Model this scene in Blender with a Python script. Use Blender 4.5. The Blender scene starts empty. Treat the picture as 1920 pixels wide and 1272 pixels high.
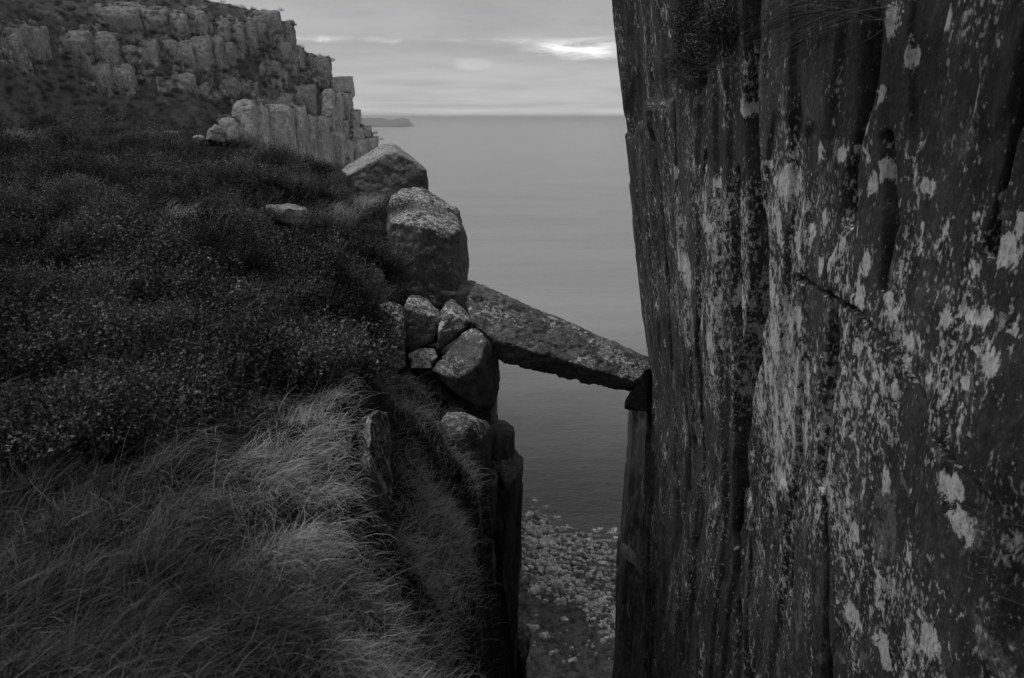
import bpy, bmesh, math, random
import numpy as np
from mathutils import Vector

random.seed(7)
rng = np.random.default_rng(7)
scene = bpy.context.scene
COL = scene.collection
SEA = -180.0                      # sea level; the camera is the origin of the world

# ------------------------------------------------------------------ camera
FPX, CX, CY = 1280.0, 960.0, 636.0
PITCH = math.atan(416.0 / FPX)
cam_data = bpy.data.cameras.new('camera')
cam_data.lens = 24.0
cam_data.sensor_width = 36.0
cam_data.sensor_fit = 'HORIZONTAL'
cam_data.clip_start = 0.05
cam_data.clip_end = 300000.0
cam_data.dof.use_dof = True
cam_data.dof.focus_distance = 11.0
cam_data.dof.aperture_fstop = 4.0
cam = bpy.data.objects.new('camera', cam_data)
cam.rotation_euler = (math.pi / 2 - PITCH, 0, 0)
COL.objects.link(cam)
scene.camera = cam

# ------------------------------------------------------------------ sun, sky, exposure
SUN_EL, SUN_AZ = math.radians(50), math.radians(-64)      # azimuth from +Y, negative = to the left
sun_dir = Vector((math.sin(SUN_AZ) * math.cos(SUN_EL), math.cos(SUN_AZ) * math.cos(SUN_EL), math.sin(SUN_EL)))
sd = bpy.data.lights.new('sun', 'SUN')
sd.energy = 1.5
sd.angle = math.radians(40)
sd.color = (1.0, 1.0, 1.0)
sun = bpy.data.objects.new('sun', sd)
sun.rotation_euler = (-sun_dir).to_track_quat('-Z', 'Y').to_euler()
COL.objects.link(sun)

SKY_STRENGTH = 0.1
world = bpy.data.worlds.new('World')
scene.world = world
world.use_nodes = True
wn, wl = world.node_tree.nodes, world.node_tree.links
wn.clear()


class NT:
    """small helper to write node trees as expressions"""
    def __init__(self, tree):
        self.t, self.n, self.l = tree, tree.nodes, tree.links

    def put(self, sock, v):
        if isinstance(v, bpy.types.NodeSocket):
            self.l.new(v, sock)
        elif v is not None:
            sock.default_value = v

    def math(self, op, a, b=None, c=None, clamp=False):
        n = self.n.new('ShaderNodeMath'); n.operation = op; n.use_clamp = clamp
        for i, v in enumerate((a, b, c)):
            if v is not None:
                self.put(n.inputs[i], v)
        return n.outputs[0]

    def vmath(self, op, a, b=None):
        n = self.n.new('ShaderNodeVectorMath'); n.operation = op
        self.put(n.inputs[0], a)
        if b is not None:
            self.put(n.inputs[1], b)
        return n.outputs[0]

    def noise(self, vec, scale, detail=4, rough=0.55, dist=0.0, ntype='FBM'):
        n = self.n.new('ShaderNodeTexNoise'); n.noise_dimensions = '3D'
        self.put(n.inputs['Vector'], vec)
        n.inputs['Scale'].default_value = scale
        n.inputs['Detail'].default_value = detail
        n.inputs['Roughness'].default_value = rough
        n.inputs['Distortion'].default_value = dist
        return n.outputs['Fac']

    def voro(self, vec, scale, feature='F1', out='Distance', rnd=1.0):
        n = self.n.new('ShaderNodeTexVoronoi'); n.feature = feature
        self.put(n.inputs['Vector'], vec)
        n.inputs['Scale'].default_value = scale
        n.inputs['Randomness'].default_value = rnd
        return n.outputs[out]

    def ramp(self, v, lo, hi, a=0.0, b=1.0, smooth=True):
        n = self.n.new('ShaderNodeMapRange')
        n.interpolation_type = 'SMOOTHSTEP' if smooth else 'LINEAR'
        n.clamp = True
        self.put(n.inputs['Value'], v)
        n.inputs['From Min'].default_value = lo
        n.inputs['From Max'].default_value = hi
        self.put(n.inputs['To Min'], a)
        self.put(n.inputs['To Max'], b)
        return n.outputs['Result']

    def mix(self, f, a, b):
        n = self.n.new('ShaderNodeMix'); n.data_type = 'FLOAT'
        self.put(n.inputs[0], f); self.put(n.inputs[2], a); self.put(n.inputs[3], b)
        return n.outputs[0]

    def attr(self, name):
        n = self.n.new('ShaderNodeAttribute'); n.attribute_name = name
        return n.outputs['Fac']

    def bump(self, h, strength, dist, normal=None):
        n = self.n.new('ShaderNodeBump')
        n.inputs['Strength'].default_value = strength
        n.inputs['Distance'].default_value = dist
        self.put(n.inputs['Height'], h)
        if normal is not None:
            self.put(n.inputs['Normal'], normal)
        return n.outputs[0]

    def xyz(self, v):
        n = self.n.new('ShaderNodeSeparateXYZ'); self.put(n.inputs[0], v)
        return n.outputs

    def cxyz(self, x, y, z):
        n = self.n.new('ShaderNodeCombineXYZ')
        for i, v in enumerate((x, y, z)):
            self.put(n.inputs[i], v)
        return n.outputs[0]


def build_sky():
    t = NT(world.node_tree)
    tc = t.n.new('ShaderNodeTexCoord')
    d = t.vmath('NORMALIZE', tc.outputs['Generated'])
    x, y, z = t.xyz(d)
    za = t.math('ABSOLUTE', z)
    sky = t.n.new('ShaderNodeTexSky')
    sky.sky_type = 'NISHITA'
    sky.sun_disc = False
    sky.sun_elevation = SUN_EL
    sky.sun_rotation = SUN_AZ
    bw = t.n.new('ShaderNodeRGBToBW')
    t.l.new(sky.outputs[0], bw.inputs[0])
    # cloud deck seen in perspective: direction projected on a high plane
    den = t.math('ADD', za, 0.045)
    u = t.math('DIVIDE', x, den)
    v = t.math('DIVIDE', y, den)
    pc = t.cxyz(t.math('MULTIPLY', u, 0.45), t.math('MULTIPLY', v, 0.42), 3.1)
    n1 = t.noise(pc, 0.55, 5, 0.55, 0.3)
    n2 = t.noise(pc, 2.2, 4, 0.55, 0.2)
    cloud = t.math('ADD', t.math('MULTIPLY', n1, 0.62), t.math('MULTIPLY', n2, 0.38))
    grey = t.ramp(cloud, 0.34, 0.66, 0.80, 1.18)
    # pale strip where the deck thins out over the horizon
    glow = t.math('MULTIPLY', t.math('POWER', 2.718, t.math('MULTIPLY', za, -10.0)), 0.56)
    grey = t.math('MULTIPLY', t.math('ADD', grey, glow), 3.55)
    # narrow breaks in the deck, near 5 degrees above the horizon, and the line of light on the sea's edge
    q = t.cxyz(t.math('MULTIPLY', x, 13.0), t.math('MULTIPLY', y, 13.0), t.math('MULTIPLY', za, 60.0))
    nb = t.noise(q, 1.0, 5, 0.6, 0.4)
    zw = t.math('ADD', za, t.math('MULTIPLY', t.math('SUBTRACT', nb, 0.5), 0.022))
    upper = t.ramp(t.math('ABSOLUTE', t.math('SUBTRACT', zw, 0.0985)), 0.000, 0.005, 1.0, 0.0)
    lowr = t.ramp(t.math('ABSOLUTE', t.math('SUBTRACT', zw, 0.0875)), 0.003, 0.016, 1.0, 0.0)
    xm = t.ramp(t.math('ABSOLUTE', t.math('SUBTRACT', x, 0.085)), 0.02, 0.085, 1.0, 0.0)
    gate = t.ramp(t.noise(q, 0.55, 4, 0.6, 0.5), 0.40, 0.66)
    br = t.math('ADD', t.math('MULTIPLY', t.math('MULTIPLY', upper, t.math('MULTIPLY', gate, t.ramp(nb, 0.32, 0.6))), 1.5),
                t.math('MULTIPLY', t.math('MULTIPLY', lowr, xm), t.math('MULTIPLY', t.ramp(nb, 0.3, 0.6), 3.6)))
    # a smaller gap lower left of it
    dx = t.math('DIVIDE', t.math('SUBTRACT', x, -0.053), 0.03)
    dz = t.math('DIVIDE', t.math('SUBTRACT', zw, 0.0700), 0.0085)
    gap = t.ramp(t.math('ADD', t.math('MULTIPLY', dx, dx), t.math('MULTIPLY', dz, dz)), 0.1, 1.2, 0.5, 0.0)
    br = t.math('ADD', br, t.math('MULTIPLY', gap, t.ramp(nb, 0.3, 0.6)))
    hz = t.ramp(t.math('ABSOLUTE', t.math('SUBTRACT', za, 0.0065)), 0.001, 0.0075, 1.0, 0.0)
    br = t.math('ADD', br, t.math('MULTIPLY', hz, t.ramp(gate, 0.0, 1.0, 0.55, 1.0)))
    grey = t.math('ADD', grey, t.math('MULTIPLY', br, 2.0))
    tot = t.math('ADD', t.math('MULTIPLY', grey, 0.93), t.math('MULTIPLY', bw.outputs[0], 0.07))
    bg = t.n.new('ShaderNodeBackground')
    t.l.new(tot, bg.inputs['Color'])
    bg.inputs['Strength'].default_value = SKY_STRENGTH
    out = t.n.new('ShaderNodeOutputWorld')
    t.l.new(bg.outputs[0], out.inputs['Surface'])


build_sky()
vs = scene.view_settings
vs.view_transform = 'Standard'
vs.look = 'None'
vs.exposure = 0.0
vs.gamma = 1.0
vs.use_curve_mapping = False
scene.render.engine = 'CYCLES'
cy = scene.cycles
cy.use_denoising = True
cy.use_adaptive_sampling = True
cy.adaptive_threshold = 0.012
cy.adaptive_min_samples = 16
cy.max_bounces = 3
cy.diffuse_bounces = 2
cy.glossy_bounces = 2
cy.volume_bounces = 0
cy.sample_clamp_indirect = 5.0

# ------------------------------------------------------------------ pixel rays and noise
CP, SP = math.cos(PITCH), math.sin(PITCH)


def ray(px, py):
    a = (np.asarray(px, float) - CX) / FPX
    b = (CY - np.asarray(py, float)) / FPX
    return np.stack(np.broadcast_arrays(a, CP + b * SP, -SP + b * CP), -1)


def P(px, py, d=None, Y=None, z=None):
    """world point on the line of sight at depth d, forward distance Y or height z"""
    r = ray(px, py)
    if d is None:
        d = Y / r[..., 1] if Y is not None else z / r[..., 2]
    return r * np.asarray(d)[..., None] if np.ndim(d) else r * d


def proj(p):
    f = p[:, 1] * CP - p[:, 2] * SP
    u = p[:, 1] * SP + p[:, 2] * CP
    f = np.where(f < 0.05, 0.05, f)
    return CX + FPX * p[:, 0] / f, CY - FPX * u / f, f


_perm = np.concatenate([rng.permutation(256)] * 2)
_g = rng.normal(size=(256, 3)); _g /= np.linalg.norm(_g, axis=1)[:, None]


def gn(p):
    i = np.floor(p).astype(int); f = p - i; i &= 255
    u = f * f * f * (f * (f * 6 - 15) + 10)
    r = 0
    for a in (0, 1):
        wa = u[:, 0] if a else 1 - u[:, 0]
        ha = _perm[(i[:, 0] + a) & 255]
        for b in (0, 1):
            wb = u[:, 1] if b else 1 - u[:, 1]
            hb = _perm[(ha + i[:, 1] + b) & 255]
            for c in (0, 1):
                wc = u[:, 2] if c else 1 - u[:, 2]
                h = _perm[(hb + i[:, 2] + c) & 255]
                r = r + wa * wb * wc * ((f - (a, b, c)) * _g[h]).sum(1)
    return r * 1.5


def fbm(p, s=(1, 1, 1), octv=4, gain=0.5, off=0.0):
    p = np.asarray(p, float) * np.asarray(s, float) + off
    r, a = 0, 1.0
    for k in range(octv):
        r = r + a * gn(p + 17.3 * k)
        p = p * 2.03; a *= gain
    return r


def sstep(x, a, b):
    t = np.clip((x - a) / (b - a), 0, 1)
    return t * t * (3 - 2 * t)


class TPS:
    def __init__(self, pts, smooth=0.0):
        p = np.asarray(pts, float); self.xy = p[:, :2]; n = len(p)
        K = self._k(self.xy, self.xy) + smooth * np.eye(n)
        A = np.zeros((n + 3, n + 3)); A[:n, :n] = K
        A[:n, n] = 1; A[:n, n + 1:] = self.xy; A[n, :n] = 1; A[n + 1:, :n] = self.xy.T
        self.w = np.linalg.solve(A, np.concatenate([p[:, 2], [0, 0, 0]]))

    @staticmethod
    def _k(a, b):
        r2 = ((a[:, None] - b[None]) ** 2).sum(2) + 1e-12
        return 0.5 * r2 * np.log(r2)

    def __call__(self, x, y):
        q = np.stack([np.ravel(x), np.ravel(y)], 1); out = np.empty(len(q))
        n = len(self.xy)
        for s in range(0, len(q), 40000):
            c = q[s:s + 40000]
            out[s:s + 40000] = self._k(c, self.xy) @ self.w[:n] + self.w[n] + c @ self.w[n + 1:]
        return out.reshape(np.shape(x))


# ------------------------------------------------------------------ object helpers
def tag(o, label=None, cat=None, group=None, kind=None):
    if label: o['label'] = label
    if cat: o['category'] = cat
    if group: o['group'] = group
    if kind: o['kind'] = kind
    return o


def link(name, me, mat=None, parent=None):
    o = bpy.data.objects.new(name, me)
    COL.objects.link(o)
    if mat is not None and not me.materials:
        me.materials.append(mat)
    if parent is not None:
        o.parent = parent
    return o


def empty(name, loc=(0, 0, 0)):
    o = bpy.data.objects.new(name, None); COL.objects.link(o); o.location = loc
    o.empty_display_size = 0.3
    return o


def mesh_np(name, v, quads=None, tris=None, smooth=True, attrs=None):
    v = np.asarray(v, np.float32)
    me = bpy.data.meshes.new(name)
    me.vertices.add(len(v)); me.vertices.foreach_set('co', v.ravel())
    loops, starts = [], []
    n = 0
    for f, k in ((quads, 4), (tris, 3)):
        if f is not None and len(f):
            f = np.asarray(f, np.int32)
            loops.append(f.ravel()); starts.append(n + np.arange(len(f), dtype=np.int32) * k); n += f.size
    if loops:
        loops = np.concatenate(loops); starts = np.concatenate(starts)
        me.loops.add(len(loops)); me.loops.foreach_set('vertex_index', loops)
        me.polygons.add(len(starts)); me.polygons.foreach_set('loop_start', starts)
        me.update(calc_edges=True)
        me.polygons.foreach_set('use_smooth', np.full(len(starts), smooth))
    for k, a in (attrs or {}).items():
        at = me.attributes.new(k, 'FLOAT', 'POINT'); at.data.foreach_set('value', np.asarray(a, np.float32))
    me.update()
    return me


def grid_faces(nr, nc, flip=False):
    i = np.arange(nr * nc).reshape(nr, nc)
    q = np.stack([i[:-1, :-1], i[:-1, 1:], i[1:, 1:], i[1:, :-1]], -1).reshape(-1, 4)
    return q[:, ::-1] if flip else q


def get_co(me):
    a = np.empty(len(me.vertices) * 3, np.float32); me.vertices.foreach_get('co', a); return a.reshape(-1, 3)


def get_no(me):
    a = np.empty(len(me.vertices) * 3, np.float32); me.vertices.foreach_get('normal', a); return a.reshape(-1, 3)


def hull_mesh(pts, voxel, smooth_it=2):
    bm = bmesh.new()
    for p in pts:
        bm.verts.new([float(c) for c in p])
    r = bmesh.ops.convex_hull(bm, input=bm.verts)
    junk = list({g for g in r['geom_interior'] + r['geom_unused'] if isinstance(g, bmesh.types.BMVert)})
    if junk:
        bmesh.ops.delete(bm, geom=junk, context='VERTS')
    bmesh.ops.recalc_face_normals(bm, faces=bm.faces)
    tmp = bpy.data.meshes.new('tmp'); bm.to_mesh(tmp); bm.free()
    ob = bpy.data.objects.new('tmp', tmp); COL.objects.link(ob)
    m = ob.modifiers.new('r', 'REMESH'); m.mode = 'VOXEL'; m.voxel_size = voxel
    if smooth_it:
        s = ob.modifiers.new('s', 'SMOOTH'); s.factor = 0.5; s.iterations = smooth_it
    dg = bpy.context.evaluated_depsgraph_get()
    me = bpy.data.meshes.new_from_object(ob.evaluated_get(dg))
    bpy.data.objects.remove(ob); bpy.data.meshes.remove(tmp)
    return me


def roughen(me, amp, freq=1.0, stretch=(1, 1, 1), seed=0.0, chips=0.0, fine=0.25):
    """break the planes of a stone: broad swells, ridged chips and fine grain along the normals"""
    v, n = get_co(me).astype(float), get_no(me)
    s = np.asarray(stretch, float)
    h = amp * fbm(v, s * freq, 4, 0.5, seed)
    h += amp * fine * fbm(v, s * freq * 6, 3, 0.6, seed + 5)
    # flat spalls: quantised steps with sharp rims
    if chips:
        sp = fbm(v, s * freq * 2.3, 2, 0.5, seed + 33)
        h -= chips * 0.6 * (sstep(sp, 0.18, 0.22) + sstep(sp, 0.42, 0.45))
    if chips:
        c = np.abs(fbm(v, s * freq * 1.7, 3, 0.55, seed + 9))
        h -= chips * (1 - sstep(c, 0.0, 0.10))
        st = fbm(v, s * freq * 0.9, 2, 0.5, seed + 21)
        h += chips * 0.6 * (np.round(st * 3) / 3)
    v = v + n * h[:, None]
    me.vertices.foreach_set('co', v.astype(np.float32).ravel())
    me.polygons.foreach_set('use_smooth', np.ones(len(me.polygons), bool))
    me.update()


def stone(name, pts, mat, voxel=0.045, amp=0.03, freq=1.2, stretch=(1, 1, 1), seed=0.0, chips=0.02,
          parent=None, label=None, cat=None, group=None, smooth_it=0):
    pts = np.asarray(pts, float)
    base = np.array([pts[:, 0].mean(), pts[:, 1].mean(), pts[:, 2].min()])
    me = hull_mesh(pts, voxel, smooth_it)
    me.name = name
    roughen(me, amp, freq, stretch, seed, chips)
    v = get_co(me) - base.astype(np.float32)
    me.vertices.foreach_set('co', v.ravel()); me.update()
    o = link(name, me, mat, parent)
    o.location = base
    tag(o, label, cat, group)
    return o


def px_pts(lst):
    return np.array([P(a, b, d=c) for a, b, c in lst])


# ------------------------------------------------------------------ materials
def new_mat(name):
    m = bpy.data.materials.new(name); m.use_nodes = True
    m.node_tree.nodes.clear()
    t = NT(m.node_tree)
    b = t.n.new('ShaderNodeBsdfPrincipled')
    o = t.n.new('ShaderNodeOutputMaterial')
    t.l.new(b.outputs[0], o.inputs['Surface'])
    b.inputs['Specular IOR Level'].default_value = 0.25
    return m, t, b


def place_coords(t):
    tc = t.n.new('ShaderNodeTexCoord'); oi = t.n.new('ShaderNodeObjectInfo')
    return t.vmath('ADD', tc.outputs['Object'], oi.outputs['Location'])


def rock_mat(name, lo=0.025, hi=0.085, lich=0.42, amount=0.5, size=1.0, stretch=(1, 1, 1), bump=0.5,
             bdist=0.03, attr=None, mid=0.16, cover=False, topside=0.0):
    m, t, b = new_mat(name)
    p = place_coords(t)
    ps = t.vmath('MULTIPLY', p, stretch)
    big = t.noise(ps, 0.7 * size, 5, 0.6)
    med = t.noise(ps, 4.0 * size, 6, 0.65, 0.4)
    fin = t.noise(ps, 24 * size, 4, 0.7)
    grn = t.noise(p, 90 * size, 2, 0.7)
    base = t.mix(t.ramp(t.math('ADD', t.math('MULTIPLY', big, 0.45), t.math('MULTIPLY', med, 0.55)), 0.36, 0.64), lo, hi)
    base = t.math('MULTIPLY', base, t.ramp(fin, 0.3, 0.7, 0.62, 1.4))
    base = t.math('MULTIPLY', base, t.ramp(grn, 0.3, 0.7, 0.75, 1.25))
    # grey crust lichen in mid-tone patches
    pw = t.vmath('ADD', ps, t.vmath('MULTIPLY', t.cxyz(fin, med, big), (0.10 / size,) * 3))
    l1 = t.noise(pw, 2.2 * size, 5, 0.62, 0.6)
    thr = 0.66 - 0.13 * amount
    k1 = t.math('MULTIPLY', t.ramp(l1, thr, thr + 0.05), t.ramp(fin, 0.38, 0.56, 0.25, 1.0))
    if topside:
        geo = t.n.new('ShaderNodeNewGeometry')
        upf = t.ramp(t.xyz(geo.outputs['Normal'])[2], 0.22, 0.70, 1.0 - topside, 1.0)
        k1 = t.math('MULTIPLY', k1, upf)
    base = t.mix(t.math('MULTIPLY', k1, 0.75), base, mid)
    # pale lichen flecks: ragged blots of three sizes, gathered in colonies
    g1 = t.noise(ps, 1.3 * size, 3, 0.6)
    if cover:
        g1 = t.math('ADD', g1, t.math('MULTIPLY', t.attr('cover'), 0.22))
    n1 = t.noise(ps, 6.5 * size, 5, 0.68, 0.3)
    n2 = t.noise(ps, 17.0 * size, 4, 0.65, 0.3)
    v2 = t.voro(pw, 15.0 * size)
    s1 = t.math('ADD', n1, t.math('MULTIPLY', t.math('SUBTRACT', g1, 0.5), 0.45))
    s2 = t.math('ADD', n2, t.math('MULTIPLY', t.math('SUBTRACT', g1, 0.5), 0.40))
    f1 = t.ramp(s1, 0.665 - 0.09 * amount, 0.705 - 0.09 * amount)
    f2 = t.math('MULTIPLY', t.ramp(s2, 0.635 - 0.08 * amount, 0.68 - 0.08 * amount), 0.62)
    f3 = t.math('MULTIPLY', t.ramp(v2, 0.16 + 0.16 * amount, 0.10 + 0.12 * amount), t.ramp(g1, 0.60 - 0.16 * amount, 0.72 - 0.16 * amount))
    fl = t.math('MAXIMUM', f1, t.math('MAXIMUM', f2, f3))
    fl = t.math('MULTIPLY', fl, t.ramp(fin, 0.30, 0.52, 0.45, 1.0))
    if topside:
        fl = t.math('MULTIPLY', fl, upf)
    if attr:
        a = t.attr(attr)
        e = t.math('ADD', a, t.math('MULTIPLY', t.math('SUBTRACT', t.noise(ps, 7.5 * size, 6, 0.75, 0.4), 0.5), 1.9))
        ka = t.math('MULTIPLY', t.ramp(e, 0.47, 0.56), t.ramp(fin, 0.25, 0.5, 0.5, 1.0))
        fl = t.math('MAXIMUM', fl, ka)
    col = t.mix(t.math('MULTIPLY', fl, 0.9), base, t.math('MULTIPLY', lich, t.ramp(fin, 0.25, 0.75, 0.7, 1.2)))
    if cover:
        col = t.math('MULTIPLY', col, t.mix(t.attr('wall_shade'), 1.0, 0.42))
    comb = t.cxyz(col, col, col)
    t.l.new(comb, b.inputs['Base Color'])
    b.inputs['Roughness'].default_value = 0.85
    h = t.math('ADD', t.math('MULTIPLY', med, 0.6), t.math('ADD', t.math('MULTIPLY', fin, 0.3), t.math('MULTIPLY', grn, 0.08)))
    h = t.math('ADD', h, t.math('MULTIPLY', fl, 0.05))
    t.l.new(t.bump(h, bump, bdist), b.inputs['Normal'])
    return m


def ground_mat(name, lo, hi, s=3.0, bump=0.6, bdist=0.06):
    m, t, b = new_mat(name)
    p = place_coords(t)
    a = t.noise(p, s, 6, 0.65, 0.3); c = t.noise(p, s * 0.17, 4, 0.6)
    v = t.mix(t.ramp(t.math('ADD', t.math('MULTIPLY', a, 0.6), t.math('MULTIPLY', c, 0.4)), 0.36, 0.64), lo, hi)
    t.l.new(t.cxyz(v, v, v), b.inputs['Base Color'])
    b.inputs['Roughness'].default_value = 0.95
    b.inputs['Specular IOR Level'].default_value = 0.05
    t.l.new(t.bump(a, bump, bdist), b.inputs['Normal'])
    return m


def leaf_mat(name, attr_lo, attr_hi, patchy=False):
    """blade / sprig colour from the plant's own tone attribute"""
    m, t, b = new_mat(name)
    v = t.mix(t.attr('tone'), attr_lo, attr_hi)
    if patchy:
        oi = t.n.new('ShaderNodeObjectInfo'); geo = t.n.new('ShaderNodeNewGeometry')
        pn = t.ramp(t.noise(geo.outputs['Position'], 0.7, 3, 0.6), 0.36, 0.64, 0.35, 1.9)
        v = t.math('MULTIPLY', v, t.math('MULTIPLY', pn, t.ramp(oi.outputs['Random'], 0.0, 1.0, 0.4, 1.6, False)))
    t.l.new(t.cxyz(v, v, v), b.inputs['Base Color'])
    b.inputs['Roughness'].default_value = 0.75
    b.inputs['Specular IOR Level'].default_value = 0.12
    return m


M_WALL = rock_mat('lichened_wall_rock', 0.022, 0.064, 0.60, 0.58, 2.2, (1, 1, 0.55), 0.8, 0.03, 'lichen', 0.17, cover=True)
M_COLUMN = rock_mat('dark_column_rock', 0.075, 0.18, 0.45, 0.15, 1.4, (1, 1, 0.16), 0.6, 0.03, None, 0.13)
M_BOULDER = rock_mat('boulder_rock', 0.050, 0.115, 0.62, 1.25, 0.95, (1, 1, 1), 0.5, 0.03, None, 0.20, topside=0.9)
M_LIT_TOP = rock_mat('lit_top_rock', 0.055, 0.12, 0.42, 1.9, 1.3, (1, 1, 1), 0.5, 0.03, None, 0.20, topside=1.0)  # sky light on the top painted in as pale crust
M_BRIDGE = rock_mat('bridge_rock', 0.055, 0.15, 0.60, 0.80, 1.2, (1, 1, 1), 0.6, 0.03, None, 0.22, topside=0.9)
M_PALE = rock_mat('pale_lichened_rock', 0.12, 0.28, 0.60, 0.85, 2.0, (1, 1, 1), 0.5, 0.03, None, 0.34, topside=0.6)
M_TALUS = rock_mat('talus_rock', 0.20, 0.46, 0.70, 0.6, 0.10, (1, 1, 1), 0.6, 0.3, None, 0.32)
M_HEAD_UNMISTED = rock_mat('unmisted_headland_rock', 0.15, 0.28, 0.56, 0.25, 0.22, (1, 1, 0.4), 0.7, 0.3, None, 0.22)  # darker copy for the upper-left outcrops, without the painted mist
M_HEAD_MISTED = rock_mat('misted_headland_rock', 0.25, 0.42, 0.75, 0.30, 0.22, (1, 1, 0.4), 0.7, 0.3, None, 0.34)  # mist over the lower cliff painted in as paler rock
def headland_mat():
    m, t, b = new_mat('headland_cover')
    p = place_coords(t)
    a = t.noise(p, 0.7, 6, 0.65, 0.3); c = t.noise(p, 0.12, 4, 0.6)
    moor = t.mix(t.ramp(t.math('ADD', t.math('MULTIPLY', a, 0.6), t.math('MULTIPLY', c, 0.4)), 0.36, 0.64), 0.075, 0.15)
    ps = t.vmath('MULTIPLY', p, (1, 1, 0.35))
    g = t.noise(ps, 0.9, 6, 0.65, 0.3)
    rk = t.mix(t.ramp(g, 0.34, 0.66), 0.14, 0.34)
    rk = t.mix(t.ramp(t.noise(ps, 3.5, 4, 0.65), 0.60, 0.66), rk, 0.5)
    k = t.ramp(t.math('ADD', t.attr('rock'), t.math('MULTIPLY', t.math('SUBTRACT', a, 0.5), 0.9)), 0.42, 0.6)
    col = t.mix(k, moor, rk)
    t.l.new(t.cxyz(col, col, col), b.inputs['Base Color'])
    b.inputs['Roughness'].default_value = 0.9
    b.inputs['Specular IOR Level'].default_value = 0.08
    t.l.new(t.bump(t.math('ADD', a, t.math('MULTIPLY', g, 0.6)), 0.9, 0.5), b.inputs['Normal'])
    return m


M_HEADLAND = headland_mat()
M_SOIL = ground_mat('peat_soil', 0.010, 0.03, 6.0)
M_MOOR = ground_mat('moor_cover', 0.055, 0.12, 0.7, 0.9, 0.5)
M_SLOPE = ground_mat('shore_turf', 0.045, 0.115, 1.1, 0.8, 0.45)
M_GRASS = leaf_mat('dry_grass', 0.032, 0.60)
M_HEATHER = leaf_mat('heather_sprig', 0.036, 0.27, True)
M_COAST = ground_mat('far_coast_cover', 0.10, 0.17, 0.004, 0.3, 5.0)

# ------------------------------------------------------------------ sea
SHORE = [(880, 905), (985, 940), (1010, 968), (1050, 985), (1090, 1003), (1130, 1018), (1170, 1030), (1260, 1068)]


def build_sea():
    th = np.radians(np.concatenate([np.linspace(-70, -1, 70), np.linspace(-0.5, 13, 110), np.linspace(14, 70, 50)]))
    r = np.concatenate([np.geomspace(100, 235, 20), np.linspace(238, 345, 95), np.geomspace(350, 700, 30), np.geomspace(760, 95000, 60)])
    R, T = np.meshgrid(r, th, indexing='ij')
    X, Y = R * np.sin(T), R * np.cos(T)
    v = np.stack([X, Y, np.full_like(X, SEA)], -1).reshape(-1, 3)
    px, py, _ = proj(v)
    foam = np.zeros(len(v))
    for cx_, cy_, sx, sy in ((1004, 938, 9, 5), (1024, 950, 13, 6), (1012, 968, 12, 6), (1045, 971, 14, 5), (1066, 988, 14, 5),
                             (1118, 992, 16, 5), (1152, 995, 20, 8), (1100, 1004, 22, 5), (1160, 1012, 10, 6), (1080, 994, 12, 4)):
        q = P(cx_, cy_, z=SEA)
        foam = np.maximum(foam, np.exp(-(((v[:, 0] - q[0]) / (sx * 0.24)) ** 2 + ((v[:, 1] - q[1]) / (sy * 0.5)) ** 2)))
    me = mesh_np('sea', v, grid_faces(len(r), len(th), True), attrs={'foam': foam})
    m, t, b = new_mat('sea_water')
    tc = t.n.new('ShaderNodeTexCoord'); p = tc.outputs['Object']
    pw = t.vmath('MULTIPLY', p, (0.45, 1.0, 1.0))
    w1 = t.noise(pw, 0.12, 5, 0.62, 0.6)
    w2 = t.noise(pw, 0.55, 4, 0.65, 0.5)
    w3 = t.noise(t.vmath('MULTIPLY', p, (0.2, 1.0, 1.0)), 0.05, 3, 0.5, 0.4)
    h = t.math('ADD', t.math('MULTIPLY', w1, 1.0), t.math('ADD', t.math('MULTIPLY', w2, 0.6), t.math('MULTIPLY', w3, 1.2)))
    t.l.new(t.bump(h, 1.0, 1.8), b.inputs['Normal'])
    e = t.math('ADD', t.math('MULTIPLY', t.attr('foam'), 0.62), t.math('MULTIPLY', t.math('SUBTRACT', t.noise(p, 0.42, 6, 0.75, 0.8), 0.52), 3.4))
    f = t.math('MULTIPLY', t.ramp(e, 0.45, 0.72), t.ramp(t.attr('foam'), 0.03, 0.2))
    # darker water inshore, paler open water
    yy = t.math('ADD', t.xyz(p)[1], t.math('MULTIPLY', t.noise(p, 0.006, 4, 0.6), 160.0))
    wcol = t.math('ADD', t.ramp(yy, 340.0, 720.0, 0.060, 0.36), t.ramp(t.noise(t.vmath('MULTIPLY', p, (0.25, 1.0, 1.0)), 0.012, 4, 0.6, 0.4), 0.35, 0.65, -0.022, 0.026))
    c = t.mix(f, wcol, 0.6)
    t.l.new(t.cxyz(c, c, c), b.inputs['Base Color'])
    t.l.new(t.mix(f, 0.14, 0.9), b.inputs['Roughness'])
    b.inputs['IOR'].default_value = 1.33
    b.inputs['Specular IOR Level'].default_value = 0.5
    me.materials.append(m)
    tag(link('sea', me), kind='structure')


build_sea()


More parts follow.
